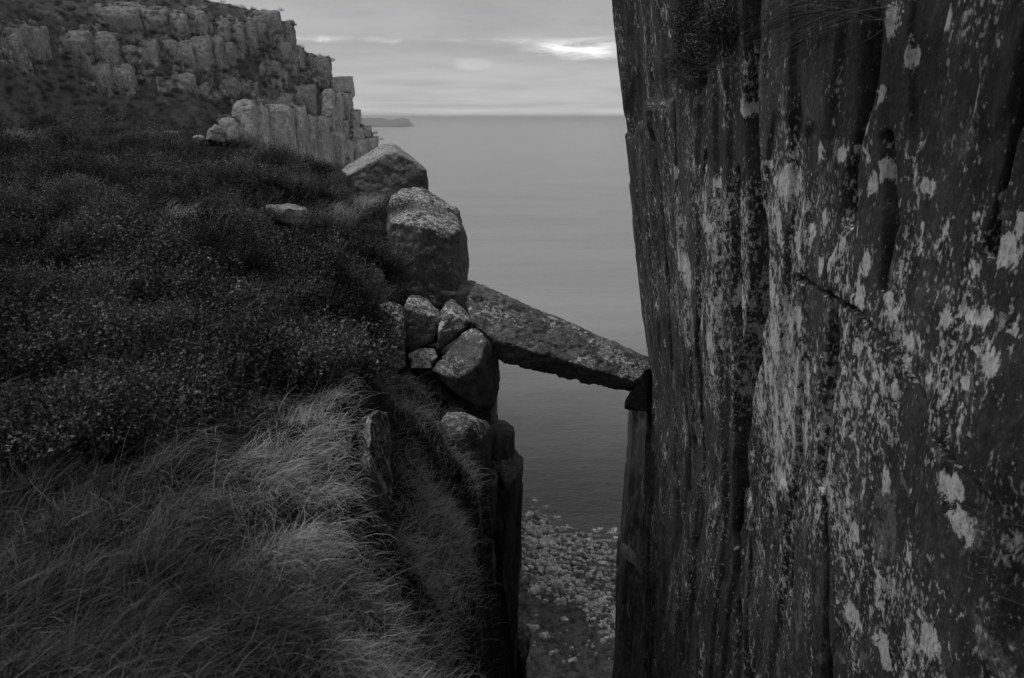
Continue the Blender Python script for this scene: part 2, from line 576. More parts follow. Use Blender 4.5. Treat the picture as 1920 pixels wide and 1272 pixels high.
# ------------------------------------------------------------------ far coast with its lighthouse
def build_coast():
    prof = [(520, 221), (600, 221), (650, 222), (690, 221.5), (715, 223), (735, 225), (744, 223), (752, 222.5), (758, 223),
            (765, 226), (770, 230), (776, 236)]
    base_y, d0 = 236.3, 14300.0
    xs = np.linspace(470, 777, 160)
    top = np.interp(xs, [p[0] for p in prof], [p[1] for p in prof])
    rows = []
    for k in np.linspace(0, 1, 14):
        dep = d0 + 2600 * k
        hgt = (base_y - top) / FPX * d0 * (np.sin(np.pi * min(1, k * 2.2 + 0.02) / 2) ** 0.6 if k < 0.5 else np.cos(np.pi * (k - 0.5)) ** 0.7)
        X = (xs - CX) / FPX * (dep * CP - SEA * SP)
        Y = np.full_like(X, dep)
        q = np.stack([X, Y, np.zeros_like(X)], 1)
        hgt = hgt * (1 + 0.25 * fbm(q, (0.003,) * 3, 3)) - 2
        rows.append(np.stack([X, Y, SEA + np.maximum(hgt, -6)], 1))
    v = np.concatenate(rows)
    o = link('coast', mesh_np('coast', v, grid_faces(14, 160)), M_COAST)
    tag(o, kind='structure')
    # lighthouse tower on the point
    c = np.array([(752.5 - CX) / FPX * ((d0 + 1000) * CP - SEA * SP), d0 + 1000, SEA + 150.0])
    root = empty('lighthouse', c)
    tag(root, 'tiny white lighthouse tower on the far low headland at the horizon', 'lighthouse')
    wm, t, b = new_mat('lighthouse_paint')
    b.inputs['Base Color'].default_value = (0.75, 0.75, 0.75, 1)
    dm, t, b = new_mat('lighthouse_lantern_paint')
    b.inputs['Base Color'].default_value = (0.05, 0.05, 0.05, 1)

    def ring(name, prof2, mat):
        bm = bmesh.new(); loops = []
        for r_, z_ in prof2:
            loops.append([bm.verts.new((r_ * math.cos(a), r_ * math.sin(a), z_)) for a in np.linspace(0, 2 * math.pi, 17)[:-1]])
        for a, b_ in zip(loops, loops[1:]):
            for i in range(16):
                bm.faces.new((a[i], a[(i + 1) % 16], b_[(i + 1) % 16], b_[i]))
        bm.faces.new(loops[-1]); bm.faces.new(loops[0][::-1])
        me = bpy.data.meshes.new(name); bm.to_mesh(me); bm.free()
        link(name, me, mat, root)
    ring('tower', [(9, -20), (8, 10), (6, 38)], wm)
    ring('gallery', [(8.5, 38.2), (8.5, 40)], dm)
    ring('lantern', [(4.5, 40.2), (4.5, 46), (0.5, 51)], dm)


build_coast()


# ------------------------------------------------------------------ clifftop ground (left) as one sheet
PLAT = []
for a, b_, Yv in [(0, 1272, 1.62), (350, 1272, 1.65), (620, 1272, 1.80), (0, 1000, 2.5), (350, 1000, 2.5), (640, 1000, 2.85),
                  (0, 800, 3.4), (350, 800, 3.55), (640, 780, 4.1), (0, 600, 5.0), (350, 600, 5.6), (640, 610, 7.0),
                  (-500, 800, 3.2), (-500, 500, 6.5), (-500, 350, 13), (0, 400, 10), (350, 400, 11.5), (600, 410, 13), (700, 455, 12.2),
                  (700, 560, 9.3), (0, 318, 18), (350, 312, 19), (550, 338, 20), (640, 346, 20.5), (700, 372, 17.5), (0, 290, 27), (-400, 290, 27), (150, 270, 27),
                  (250, 250, 27), (330, 250, 27), (400, 272, 25.5), (455, 312, 24), (520, 322, 24), (600, 332, 23.5), (650, 340, 22)]:
    PLAT.append(P(a, b_, Y=Yv))
PLAT += [np.array(q) for q in [(-3, 0, -1.6), (0, 0, -1.6), (2, 0, -1.7), (-3, -4, -1.5), (2, -4, -1.6), (-30, 34, -4), (-12, 34, -5), (-4, 32, -6),
                               (-30, 48, -16), (-12, 48, -18), (2, 44, -20)]]
T_PLAT = TPS(PLAT, 0.02)
LEDGE = [P(a, b_, Y=Yv) for a, b_, Yv in [(740, 1272, 2.5), (860, 1272, 3.4), (800, 1150, 3.5), (800, 1000, 4.7), (870, 1000, 6.0), (745, 1000, 4.3),
                                          (830, 850, 7.3), (765, 830, 6.1), (745, 740, 8.2), (890, 880, 8.0), (800, 750, 9.2)]]
LEDGE += [np.array(q) for q in [(-2, 13, -4.2), (-1, 13, -4.6), (-2.5, 17, -5), (-5, 26, -8), (0.3, 1.2, -2.5), (1.5, 0, -2.6)]]
T_LEDGE = TPS(LEDGE, 0.02)
EDGE_Y = [-6, 0, 1.0, 1.5, 2.0, 3.0, 4.0, 6.0, 8, 10, 12, 14, 17, 20, 24, 30, 50]
EDGE_X = [2.0, 1.2, 0.40, -0.1, -0.48, -0.72, -0.95, -1.40, -1.85, -2.1, -2.0, -1.8, -2.2, -2.9, -4.4, -6, -8]
OUT_X = [2.6, 1.8, 1.2, 0.6, -0.05, -0.30, -0.40, -0.42, -0.45, -0.42, -0.42, -0.95, -1.6, -2.6, -4.2, -5.6, -7.6]


SEATS = [(P(535, 410, d=13.9), 0.9, 4.0), (P(405, 262, d=24.6), 1.0, 5.0), (P(316, 257, d=26.2), 1.0, 5.0), (P(373, 264, d=24.9), 0.6, 5.0), (P(686, 636, d=9.7), 0.5, 2.0), (P(706, 540, d=11.8), 0.5, 1.5),
         (P(720, 372, d=18.6), 2.0, 3.0), (P(735, 690, d=10.2), 0.5, 1.5)]


def ground_z(x, y):
    z = ground_raw(x, y)
    for q, rad, front in SEATS:
        h = math.hypot(q[0], q[1]); ux, uy = q[0] / h, q[1] / h
        a = (x - q[0]) * ux + (y - q[1]) * uy; b = (x - q[0]) * uy - (y - q[1]) * ux
        a = np.where(a < 0, a / front, a / rad)
        w = np.exp(-a * a - (b / rad) ** 2)
        line = q[2] * np.hypot(x, y) / h - 0.22                   # the sight line to the foot of the stone, less the sprigs
        z = np.where(z > line, z + (line - z) * np.clip(w * 1.3, 0, 1), z)
    return z


def ground_raw(x, y):
    q = np.stack([x, y, np.zeros_like(x)], -1).reshape(-1, 3)
    ns = (0.10 * fbm(q, (1.6, 1.6, 1), 3, 0.5, 3.0)).reshape(x.shape)
    ex = np.interp(y, EDGE_Y, EDGE_X) + ns
    ox = np.interp(y, EDGE_Y, OUT_X) + ns * 0.6
    far = sstep(y, 4, 9)
    hum = (fbm(q, (0.75, 0.75, 1), 3, 0.5, 11.0)).reshape(x.shape) * (0.12 + 0.20 * far) + \
          (fbm(q, (2.3, 2.3, 1), 3, 0.5, 31.0)).reshape(x.shape) * 0.10
    bil = np.abs(fbm(q, (0.55, 0.55, 1), 2, 0.5, 71.0)).reshape(x.shape) + 0.45 * np.abs(fbm(q, (1.5, 1.5, 1), 2, 0.5, 75.0)).reshape(x.shape)
    hum = hum + sstep(y, 4.2, 6.5) * (0.72 * bil - 0.32) * (1 - 0.45 * sstep(y, 16, 24))
    zp = T_PLAT(x, y) + hum
    zl = T_LEDGE(x, y) + hum * 0.8
    zl = np.minimum(zl, zp + 0.0)
    sw = np.interp(y, [0, 2.2, 3.2, 6, 9], [0.55, 0.5, 0.13, 0.16, 0.3])
    k = sstep(ex - x, -sw, sw)
    z = zl * (1 - k) + zp * k
    drop = np.maximum(x - ox, 0)
    return z - np.minimum(drop * 9.0, 45) - 0.0


def build_ground():
    th = np.radians(np.linspace(-100, 62, 420))
    r = np.geomspace(0.35, 52, 330)
    R, T = np.meshgrid(r, th, indexing='ij')
    X, Y = R * np.sin(T), R * np.cos(T)
    Z = ground_z(X, Y)
    keep = X < np.interp(Y, EDGE_Y, OUT_X) + 1.0
    v = np.stack([X, Y, Z], -1).reshape(-1, 3)
    q = grid_faces(len(r), len(th), True)
    q = q[keep.ravel()[q].all(1)]
    used = np.unique(q); rem = -np.ones(len(v), int); rem[used] = np.arange(len(used))
    o = link('ground', mesh_np('ground', v[used], rem[q]), M_SOIL)
    tag(o, kind='structure')


build_ground()


def build_sky_blocker():  # unseen rise added behind the camera to block low sky
    xs = np.linspace(-70, 70, 90); ys = np.linspace(-90, -3.2, 60)
    X, Y = np.meshgrid(xs, ys)
    q = np.stack([X, Y, 0 * X], -1).reshape(-1, 3)
    Z = -1.7 + 0.34 * np.maximum(-4 - Y, 0) + (1.2 * fbm(q, (0.06, 0.06, 1), 4, 0.5, 2.0)).reshape(X.shape) * np.clip((-4 - Y) / 20, 0, 1)
    o = link('sky_blocker_hill', mesh_np('sky_blocker_hill', np.stack([X, Y, Z], -1).reshape(-1, 3), grid_faces(60, 90)), M_MOOR)
    tag(o, kind='structure')


build_sky_blocker()


# ------------------------------------------------------------------ shore slope far below the gully
SL = [P(a, b_, Y=Yv) for a, b_, Yv in [(1080, 1272, 108), (1000, 1272, 112), (1165, 1272, 104), (1080, 1150, 165), (1000, 1130, 180), (1170, 1160, 155)]]
for a, b_ in SHORE:
    q = P(a, b_, z=SEA); SL.append(q)
    SL.append(q + np.array([8, 25, -4])); SL.append(q + np.array([14, 60, -9]))
SL += [np.array(q) for q in [(0, 30, -62), (60, 30, -58), (-60, 30, -70), (-80, 120, -110), (140, 120, -105), (-90, 240, -165), (150, 200, -158), (220, 240, -190)]]
T_SLOPE = TPS(SL, 0.5)


def slope_z(x, y):
    q = np.stack([x, y, np.zeros_like(x)], -1).reshape(-1, 3)
    n = 3.2 * fbm(q, (0.03, 0.03, 1), 4, 0.55, 2.0) + 1.0 * fbm(q, (0.25, 0.25, 1), 3, 0.5, 8.0)
    return T_SLOPE(x, y) + n.reshape(x.shape)


def build_slope():
    xs = np.linspace(-110, 160, 170); ys = np.linspace(22, 345, 220)
    X, Y = np.meshgrid(xs, ys)
    v = np.stack([X, Y, slope_z(X, Y)], -1).reshape(-1, 3)
    o = link('hillside', mesh_np('hillside', v, grid_faces(220, 170)), M_SLOPE)
    tag(o, kind='structure')


build_slope()


# ------------------------------------------------------------------ headland on the left, behind the clifftop
CREST = [(-500, -150), (-150, -85), (100, -38), (300, -14), (420, 2), (470, 16), (512, 27), (535, 45), (548, 80), (560, 90), (590, 102), (606, 118), (614, 142),
         (640, 150), (652, 168), (660, 205), (672, 222), (682, 240), (696, 250), (704, 264)]


# outcrops on the headland: pixel boxes x0,y0,x1,y1, forward offset in metres, round (0 square top .. 1 domed)
OUTCROPS = [
    (6, 46, 36, 118, 3, .5), (34, 48, 66, 124, 3, .5), (116, 58, 168, 98, 4, .6), (150, 60, 218, 118, 3.5, .6), (160, 116, 205, 158, 3, .5), (200, 120, 246, 163, 3, .5),
    (186, 12, 258, 52, 3, .5), (258, 18, 310, 58, 3, .5), (310, 24, 351, 63, 3, .6), (352, 20, 386, 60, 3, .5), (384, 42, 397, 58, 3, .4),
    (222, 82, 253, 116, 3, .5), (257, 72, 293, 122, 3, .4), (300, 72, 330, 108, 3, .5), (326, 74, 362, 130, 3, .4), (356, 66, 392, 134, 3, .5), (390, 66, 416, 128, 3.5, .4), (412, 78, 440, 128, 3, .5),
    (408, 38, 432, 92, 3, .5), (430, 40, 456, 108, 2.5, .4), (456, 38, 478, 100, 2.5, .4), (474, 28, 498, 92, 2.5, .5), (494, 52, 516, 84, 3, .6), (478, 18, 524, 60, 3, .9), (518, 38, 549, 80, 3, .8), (500, 78, 545, 108, 1.5, .5), (542, 88, 566, 126, 2.0, .5),
    (262, 130, 283, 148, 2, .6), (300, 148, 321, 172, 2, .6), (324, 138, 362, 168, 2, .6), (368, 155, 392, 180, 2, .6), (388, 170, 410, 190, 2, .6), (412, 143, 445, 175, 2.5, .8), (446, 157, 468, 174, 2, .7), (472, 162, 480, 172, 1.5, .6),
    (492, 114, 522, 140, 2.5, .6), (518, 130, 536, 155, 2, .6), (535, 112, 556, 142, 2.5, .6), (568, 132, 582, 148, 1.5, .5), (505, 144, 526, 160, 2, .6), (586, 106, 618, 160, 2.0, .5),
    (412, 222, 445, 282, 4, .2), (438, 188, 478, 290, 4.5, .5), (466, 196, 498, 290, 5, .5), (462, 183, 494, 224, 5, .8), (497, 196, 549, 296, 5, .3), (515, 176, 545, 235, 5.5, .8), (540, 198, 568, 296, 4.5, .5), (544, 160, 590, 222, 4.5, .3),
    (566, 216, 592, 302, 5, .4), (588, 218, 616, 306, 5, .4), (588, 178, 608, 240, 5, .6), (604, 168, 625, 250, 4, .15), (612, 240, 622, 305, 5.5, .2), (620, 174, 640, 262, 3.5, .15), (636, 174, 657, 236, 3, .2),
    (624, 250, 643, 306, 4, .2), (638, 226, 652, 262, 4, .3), (640, 262, 660, 305, 3.5, .2), (650, 208, 672, 246, 2, .4), (654, 240, 684, 272, 2, .5), (656, 262, 684, 300, 3, .4), (678, 258, 706, 300, 2, .6), (672, 238, 692, 268, 1.5, .6),
]


def head_depth(px, py):
    return 112 + 80 * np.clip(px, -500, 720) / 700 + 26 * (300 - py) / 300 + 14 * np.sin(px / 90.0) * 0.3


def build_headland():
    xs = np.concatenate([np.linspace(-420, 0, 60), np.linspace(4, 704, 230)])
    crest = np.interp(xs, [c[0] for c in CREST], [c[1] for c in CREST]) + 3
    rows = []
    K = np.linspace(0, 1, 120)
    base = P(xs, np.full_like(xs, 345), d=head_depth(xs, np.full_like(xs, 345.0)))
    foot = base.copy(); foot[:, 2] = SEA - 3; foot[:, 1] -= 22; foot[:, 0] += 4
    rows += [foot, base * 0.75 + foot * 0.25]
    for k in K:
        py = 345 + (crest - 345) * k
        d = head_depth(xs, py)
        # near the top the slope lies back
        d = d + 12 * np.clip(k - 0.85, 0, 1) / 0.15 * sstep(xs, 720, 500)
        rows.append(P(xs, py, d=d))
    last = rows[-1]
    for s, dz in ((4, -0.2), (12, -0.8), (30, -3), (70, -14), (130, -60), (180, -178)):
        q = last.copy(); q[:, 1] += s; q[:, 0] -= s * 0.25; q[:, 2] = np.maximum(q[:, 2] + dz, SEA - 4) if dz > -100 else SEA - 4
        rows.append(q)
    nr, nc = len(rows), len(xs)
    # turn the seaward end round
    arr = np.stack(rows)                       # nr, nc, 3
    ends = []
    e = arr[:, -1]
    for s in (6, 16, 40, 90, 160):
        q = e.copy(); q[:, 1] += s; q[:, 0] -= s * 0.35
        q[:, 2] = q[:, 2] - 0.02 * s
        ends.append(q)
    arr = np.concatenate([arr, np.stack(ends, 1)], 1)
    nr, nc = arr.shape[:2]
    v = arr.reshape(-1, 3)
    n = np.array([0.25, -0.75, 0.6])
    h = 1.5 * fbm(v, (0.07, 0.07, 0.12), 5, 0.55, 4.0) + 0.35 * fbm(v, (0.6, 0.6, 0.6), 3, 0.5, 9.0)
    # bare rock: every outcrop and the rock face between neighbouring outcrops
    px, py, f = proj(v)
    wob = 5 * fbm(v, (0.25, 0.25, 0.25), 3, 0.5, 12.0)
    rock = np.zeros(len(v))
    for x0, y0, x1, y1, fw, rd in OUTCROPS:
        dx = np.maximum(np.abs(px + wob - (x0 + x1) / 2) - (x1 - x0) / 2, 0); dy = np.maximum(np.abs(py + wob - (y0 + y1) / 2) - (y1 - y0) / 2, 0)
        rock = np.maximum(rock, 1 - sstep(np.hypot(dx, dy), 1.0, 9.0))
    rock *= (f < 260)
    cliff_noise = np.abs(fbm(v, (0.45, 0.45, 0.06), 4, 0.55, 44.0))
    h = h * (1 - 0.6 * rock) + rock * (0.9 - 1.6 * np.exp(-(cliff_noise / 0.12) ** 2))
    v = v + n * h[:, None]
    o = link('headland', mesh_np('headland', v, grid_faces(nr, nc), attrs={'rock': rock}), M_HEADLAND)
    tag(o, kind='structure')
    return o, v


HEAD, HEAD_V = build_headland()

TOPS = []


def build_outcrops():
    for i, (x0, y0, x1, y1, fw, rd) in enumerate(OUTCROPS):
        cx_ = (x0 + x1) / 2
        r2 = random.Random(i)
        lower = y1 > 270 or x0 > 600
        fw = fw * (r2.uniform(0.55, 0.9) if lower else r2.uniform(0.10, 0.40))
        rd = rd * (0.4 if lower else 0.7)
        d0 = float(head_depth(cx_, y1)) - fw
        rise = float(head_depth(cx_, y0) - head_depth(cx_, y1)) * (0.35 if lower else 0.75)
        w = (x1 - x0) / FPX * d0; hgt = (y1 - y0) / FPX * d0
        bot = P(cx_, y1, d=d0); top = P(cx_, y0, d=d0 + rise)
        pts = []
        n = 5
        for k in range(n):
            a = -math.pi * (k + r2.uniform(-.3, .3)) / (n - 1)
            ex, ey = math.cos(a), min(0.0, math.sin(a))
            ex = math.copysign(abs(ex) ** 0.38, ex)
            j = r2.uniform(1.0, 1.2)
            dz = r2.uniform(0.10, 0.10 + 0.45 * rd)
            for f, wk, zz in ((0.0, 1.10, 0), (0.45, 1.02, None), (1 - dz, 1.0 - 0.12 * rd, None), (1.0, 0.78 - 0.38 * rd, None)):
                z = bot[2] - 1.1 * hgt - 1.5 if f == 0 else bot[2] + (top[2] - bot[2]) * f * (1 if f < 1 else r2.uniform(0.93, 1.0))
                yb = bot[1] + (top[1] - bot[1]) * f
                pts.append((bot[0] + (top[0] - bot[0]) * f + ex * w / 2 * wk * j, yb + ey * w * 0.30 * wk * j + (0.6 * w * rd * 0.4 if f == 1 else 0), z))
        for X in (-w / 2, w / 2):
            pts.append((bot[0] + X * 0.9, bot[1] + 6, bot[2] - 1.1 * hgt)); pts.append((top[0] + X * (0.8 - 0.4 * rd), top[1] + 5, top[2] + 0.3))
        for _ in range(int(4 + w)):
            TOPS.append((top[0] + r2.uniform(-.55, .55) * w, top[1] + r2.uniform(-0.1, 2.2), top[2] + r2.uniform(-1.0, 0.1) * (1 + rd)))
        for _ in range(int(3 + w * 0.8)):
            u_ = r2.uniform(-.6, .6)
            TOPS.append((bot[0] + u_ * w, bot[1] - 0.35 * w * (1 - 2 * abs(u_)) - r2.uniform(0, 0.5), bot[2] + r2.uniform(-1.6, -0.3)))
        stone('rock_column', pts, M_HEAD_MISTED if lower else M_HEAD_UNMISTED, voxel=max(0.26, w / 20), amp=0.25, freq=0.35, stretch=(1, 1, 0.3), seed=i * 3.7, chips=0.32, parent=HEAD)
    # the square block that juts out from the skyline over the drop
    d = float(head_depth(640, 165)) - 4
    q = [(620, 152, d), (626, 144, d), (652, 143, d), (657, 184, d), (640, 178, d), (622, 172, d)]
    pts = np.concatenate([px_pts(q), px_pts(q) + [0.4, 5.5, 0.3]])
    stone('overhanging_block', pts, M_HEAD_MISTED, voxel=0.25, amp=0.10, freq=0.4, seed=88, chips=0.08, parent=HEAD, smooth_it=1)


build_outcrops()

# ------------------------------------------------------------------ right-hand cliff
WX, WEND = 2.11, 11.25


def wall_base(Y, z):
    """smooth guide surface of the gully's right wall, X as a function of Y and z"""
    k = np.clip(Y / WEND, 0.0, 1)
    lean = np.where(z > -3.8, -0.168 * (z + 3.8), -0.045 * (z + 3.8))
    return WX - 0.08 * (1 - k) + lean * (0.35 + 0.65 * k) * np.where(z > -3.8, 1, k)


def on_wall(px, py):
    r = ray(np.asarray(px, float), np.asarray(py, float))
    t = 2.2 / np.maximum(r[..., 0], 0.05)
    for _ in range(40):
        q = r * t[..., None]
        t = 0.5 * t + 0.5 * wall_base(q[..., 1], q[..., 2]) / np.maximum(r[..., 0], 0.05)
    q = r * t[..., None]
    return q[..., 1], q[..., 2]


def poly_dist(Y, z, py, pz, sy=1.0, sz=1.0):
    """distance to a polyline in the wall plane and the signed side along Y"""
    best = np.full(Y.shape, 1e9); 
    for a in range(len(py) - 1):
        ax, az, bx, bz = py[a], pz[a], py[a + 1], pz[a + 1]
        dx, dz = bx - ax, bz - az
        L = dx * dx + dz * dz + 1e-9
        t = np.clip(((Y - ax) * dx + (z - az) * dz) / L, 0, 1)
        dd = np.hypot((Y - ax - t * dx) * sy, (z - az - t * dz) * sz)
        best = np.minimum(best, dd)
    return best


# cracks: pixel polyline, half width (m), depth (m)
CRACKS = [
    ([(1404, -40), (1406, 130), (1402, 200), (1408, 330), (1410, 520), (1398, 640)], 0.06, 0.30),
    ([(1398, 640), (1384, 720), (1378, 860), (1388, 1000), (1382, 1130), (1386, 1290)], 0.045, 0.45),
    ([(1300, 150), (1300, 250), (1293, 330), (1290, 470), (1284, 640), (1292, 830), (1298, 1000), (1302, 1290)], 0.045, 0.34),
    ([(1556, 560), (1552, 640), (1542, 720), (1536, 820), (1530, 900)], 0.030, 0.30),
    ([(1478, 520), (1560, 560), (1610, 590), (1650, 640), (1690, 690), (1728, 745), (1748, 810), (1800, 868), (1828, 900)], 0.018, 0.13),
    ([(1930, 60), (1905, 180), (1882, 290), (1862, 380), (1846, 470)], 0.018, 0.28),
    ([(1622, -20), (1618, 120), (1606, 240), (1588, 330), (1582, 400)], 0.035, 0.20),
    ([(1190, 260), (1208, 420), (1220, 560), (1232, 700), (1244, 900), (1254, 1280)], 0.05, 0.14),
    ([(1232, 180), (1240, 420), (1250, 640), (1262, 900), (1270, 1280)], 0.03, 0.08),
    ([(1345, 330), (1340, 520), (1348, 700), (1346, 1000), (1350, 1280)], 0.035, 0.24),
    ([(1480, 640), (1474, 800), (1470, 960), (1466, 1120)], 0.02, 0.08),
    ([(1536, 940), (1540, 1080), (1534, 1280)], 0.022, 0.14),
    ([(1655, 260), (1662, 420), (1650, 540)], 0.02, 0.08),
]
# lichen rosettes: pixel x, y, half width, half height
PATCHES = [
    (1252, 492, 17, 34), (1262, 520, 12, 28), (1565, 290, 14, 22), (1438, 308, 9, 12), (1447, 340, 6, 16), (1465, 345, 24, 42), (1452, 430, 7, 45),
    (1622, 500, 12, 42), (1612, 560, 20, 40), (1775, 598, 20, 24), (1812, 590, 24, 26), (1852, 592, 18, 30), (1700, 690, 14, 42), (1706, 640, 10, 24), (1530, 282, 8, 26),
    (1636, 345, 10, 36), (1652, 320, 8, 30), (1788, 910, 30, 40), (1806, 985, 34, 42), (1664, 40, 18, 44), (1688, 110, 8, 40), (1880, 470, 24, 44), (1900, 420, 10, 40), (1745, 1192, 26, 46),
    (1290, 596, 8, 24), (1540, 412, 9, 26), (1306, 420, 14, 24), (1508, 430, 8, 20), (1322, 345, 6, 16), (1646, 180, 10, 26), (1760, 40, 16, 30), (1535, 500, 10, 22), (1590, 1000, 10, 30),
    (1640, 900, 8, 40), (1448, 900, 14, 26), (1440, 640, 10, 50), (1480, 600, 8, 40), (1370, 620, 8, 40), (1580, 1150, 24, 30), (1640, 1230, 30, 40), (1700, 1050, 16, 30), (1510, 690, 6, 16), (1604, 708, 12, 12),
    (1862, 690, 16, 40), (1822, 720, 12, 24), (1660, 560, 8, 20), (1415, 700, 6, 50), (1456, 760, 8, 40), (1236, 320, 4, 18), (1374, 260, 6, 14), (1352, 200, 5, 22), (1730, 350, 18, 24), (1345, 560, 12, 30), (1316, 640, 12, 30),
]


def build_right_cliff():
    root = empty('cliff', (2.4, 8, -14))
    tag(root, 'towering dark rock wall streaked with pale lichen on the right', 'cliff')
    inv = np.concatenate([np.linspace(1 / WEND, 1 / 1.7, 1120), 1 / np.array([1.5, 1.3, 1.1])])
    Ys = 1 / inv                                  # far -> near
    Ys = np.concatenate([Ys, [0.6, -0.2, -1.2, -2.5, -4.0]])
    e = np.linspace(0.27, -1.12, 400)
    nU = len(Ys)
    Yv = np.maximum(Ys, 1.6)
    Zmid = e[:, None] * Yv[None]
    upz = np.linspace(0, 1, 10)[:-1][:, None]
    Zup = 7.5 + (Zmid[0][None] - 7.5) * upz
    dn = np.linspace(0, 1, 16)[1:][:, None] ** 1.5
    Zdn = Zmid[-1][None] + (-70 - Zmid[-1][None]) * dn
    Z = np.concatenate([Zup, Zmid, Zdn])
    Y = np.broadcast_to(Ys[None], Z.shape).copy()
    nR = Z.shape[0]
    f = np.stack([Y.ravel(), Z.ravel()], 1)
    y, z = f[:, 0], f[:, 1]
    q3 = np.stack([y, z, np.zeros_like(y)], 1)
    X = wall_base(y, z)
    warp = 0.035 * fbm(q3, (1.2, 0.9, 1), 3, 0.5, 40)
    # columns standing proud or set back between the joints (positive = away from the gully)
    jy, jz = {}, {}
    for i in (0, 1, 2):
        jy[i], jz[i] = on_wall([p[0] for p in CRACKS[i][0]], [p[1] for p in CRACKS[i][0]])
    main_y = np.concatenate([jy[0], jy[1][1:]]); main_z = np.concatenate([jz[0], jz[1][1:]])
    left_y, left_z = jy[2], jz[2]
    bm_ = np.interp(-z, -main_z, main_y) + warp * 0.4
    bl_ = np.interp(-z, -left_z, left_y) + warp * 0.5
    off = 0.10 * sstep(y - bm_, 0.0, 0.5) - 0.03
    # the dark chase beyond the main joint, from above down to where it pinches out
    chase = sstep(y - bm_, 0.0, 0.05) * (1 - sstep(y - bm_ + 0.5 * warp, 0.50, 0.58)) * sstep(z, -3.5, -2.9)
    off += 0.42 * chase
    off += 0.05 * sstep(y - bl_, 0.0, 0.12)
    # upper far block set back above a broken ledge
    lpx = [1150, 1180, 1215, 1240, 1270, 1300, 1335, 1408, 1420]; lpy = [262, 205, 196, 168, 150, 152, 128, 60, -60]
    ly, lz = on_wall(lpx, lpy)
    o = np.argsort(ly); ledge_z = np.interp(y, ly[o], lz[o])
    wob = 0.12 * fbm(q3, (2.5, 2.5, 1), 3, 0.5, 77)
    back = sstep(z - ledge_z + wob, -0.02, 0.10) * sstep(y, 6.2, 6.5)
    hollow = np.exp(-(((y - 7.6) / 0.9) ** 2 + ((z - 0.95) / 0.75) ** 2))
    off += back * (0.22 + 0.45 * hollow) * sstep(WEND - y, 0.0, 0.8)
    # slab edge along the diagonal joint: the rock below right stands a little proud
    dy_, dz_ = on_wall([p[0] for p in CRACKS[4][0]], [p[1] for p in CRACKS[4][0]])
    o = np.argsort(dy_); dl = np.interp(y, dy_[o], dz_[o])
    inr = sstep(y, dy_.min() - 0.3, dy_.min()) * (1 - sstep(y, dy_.max() - 0.4, dy_.max()))
    off += -0.03 * sstep(z - dl + 0.4 * wob, -0.015, 0.015) * inr * np.exp(-np.maximum(z - dl, 0) / 1.2)
    # near right end falls back into shade
    ry, rz = on_wall([p[0] for p in CRACKS[5][0]], [p[1] for p in CRACKS[5][0]])
    # relief: long upright flutes, knobs, grain
    off += 0.040 * fbm(q3, (0.7, 0.10, 1), 2, 0.5, 1.0)
    fade = np.clip(4.5 / np.maximum(y, 1), 0.2, 1) ** 1.5           # the broad far columns are not fluted
    off += 0.013 * fade * fbm(q3, (2.2, 0.18, 1), 4, 0.5, 6.0)
    fl = fbm(q3, (6.0, 0.10, 1), 3, 0.5, 14.0)
    off += 0.005 * fade * np.abs(fl) * (0.4 + 1.2 * np.clip(0.5 + fbm(q3, (0.5, 0.5, 1), 2, 0.5, 19.0), 0, 1))
    off += 0.0075 * fbm(q3, (2.6, 0.9, 1), 4, 0.55, 23.0) + 0.0028 * fbm(q3, (13.0, 6.0, 1), 3, 0.6, 29.0)
    st = fbm(q3, (0.75, 0.09, 1), 2, 0.5, 51.0) + 0.04 * fbm(q3, (3, 1.6, 1), 3, 0.55, 57.0)
    off += 0.040 * (sstep(st, 0.04, 0.10) + sstep(st, -0.32, -0.26))
    sp = fbm(q3, (0.9, 0.28, 1), 4, 0.5, 151.0)
    off += 0.026 * (sstep(sp, 0.14, 0.22) + 0.7 * sstep(sp, -0.28, -0.20))
    for pts, hw, dep in CRACKS:
        cy_, cz_ = on_wall([p[0] for p in pts], [p[1] for p in pts])
        dd = poly_dist(y + warp * 0.35, z, cy_, cz_)
        w_ = hw * (0.55 + 0.9 * np.clip(0.5 + fbm(q3, (0.9, 1.7, 1), 2, 0.5, 61.0 + hw * 100), 0, 1.2))
        off += dep * np.exp(-(dd / (w_ * 1.15)) ** 2.5)
    X = X + off
    # the far corner rounds over
    k = np.clip((y - (WEND - 0.28)) / 0.28, 0, 1)
    X += 0.09 * k ** 2
    lich = np.zeros(len(y))
    for cx_, cy_, hw, hh in PATCHES:
        Yc, Zc = on_wall([cx_, cx_ - hw, cx_ + hw, cx_, cx_], [cy_, cy_, cy_, cy_ - hh, cy_ + hh])
        wy = abs(Yc[1] - Yc[2]) / 2; wz = abs(Zc[3] - Zc[4]) / 2
        g = 1 - np.sqrt(((y - Yc[0]) / wy) ** 2 + ((z - Zc[0]) / wz) ** 2) * 0.5
        lich = np.maximum(lich, np.clip(g, 0, 1) ** 1.5 * 0.95)
    cov = -0.22 + np.zeros(len(y)); wall_shade = np.zeros(len(y))
    for cx_, cy_, hw, hh, a in ((1520, 760, 150, 260, 0.42), (1285, 620, 70, 420, 0.38), (1420, 560, 90, 240, 0.5), (1640, 620, 150, 140, 0.35), (1600, 1080, 200, 160, 0.35), (1410, 800, 100, 260, 0.45), (1340, 480, 60, 240, 0.45), (1500, 380, 150, 160, 0.25), (1800, 620, 120, 150, 0.3)):
        yc, zc = on_wall([cx_, cx_ - hw, cx_ + hw], [cy_, cy_, cy_]); _, zv = on_wall([cx_, cx_], [cy_ - hh, cy_ + hh])
        cov += a * np.exp(-(((y - yc[0]) / (abs(yc[1] - yc[2]) / 2)) ** 2 + ((z - zc[0]) / (abs(zv[0] - zv[1]) / 2)) ** 2))
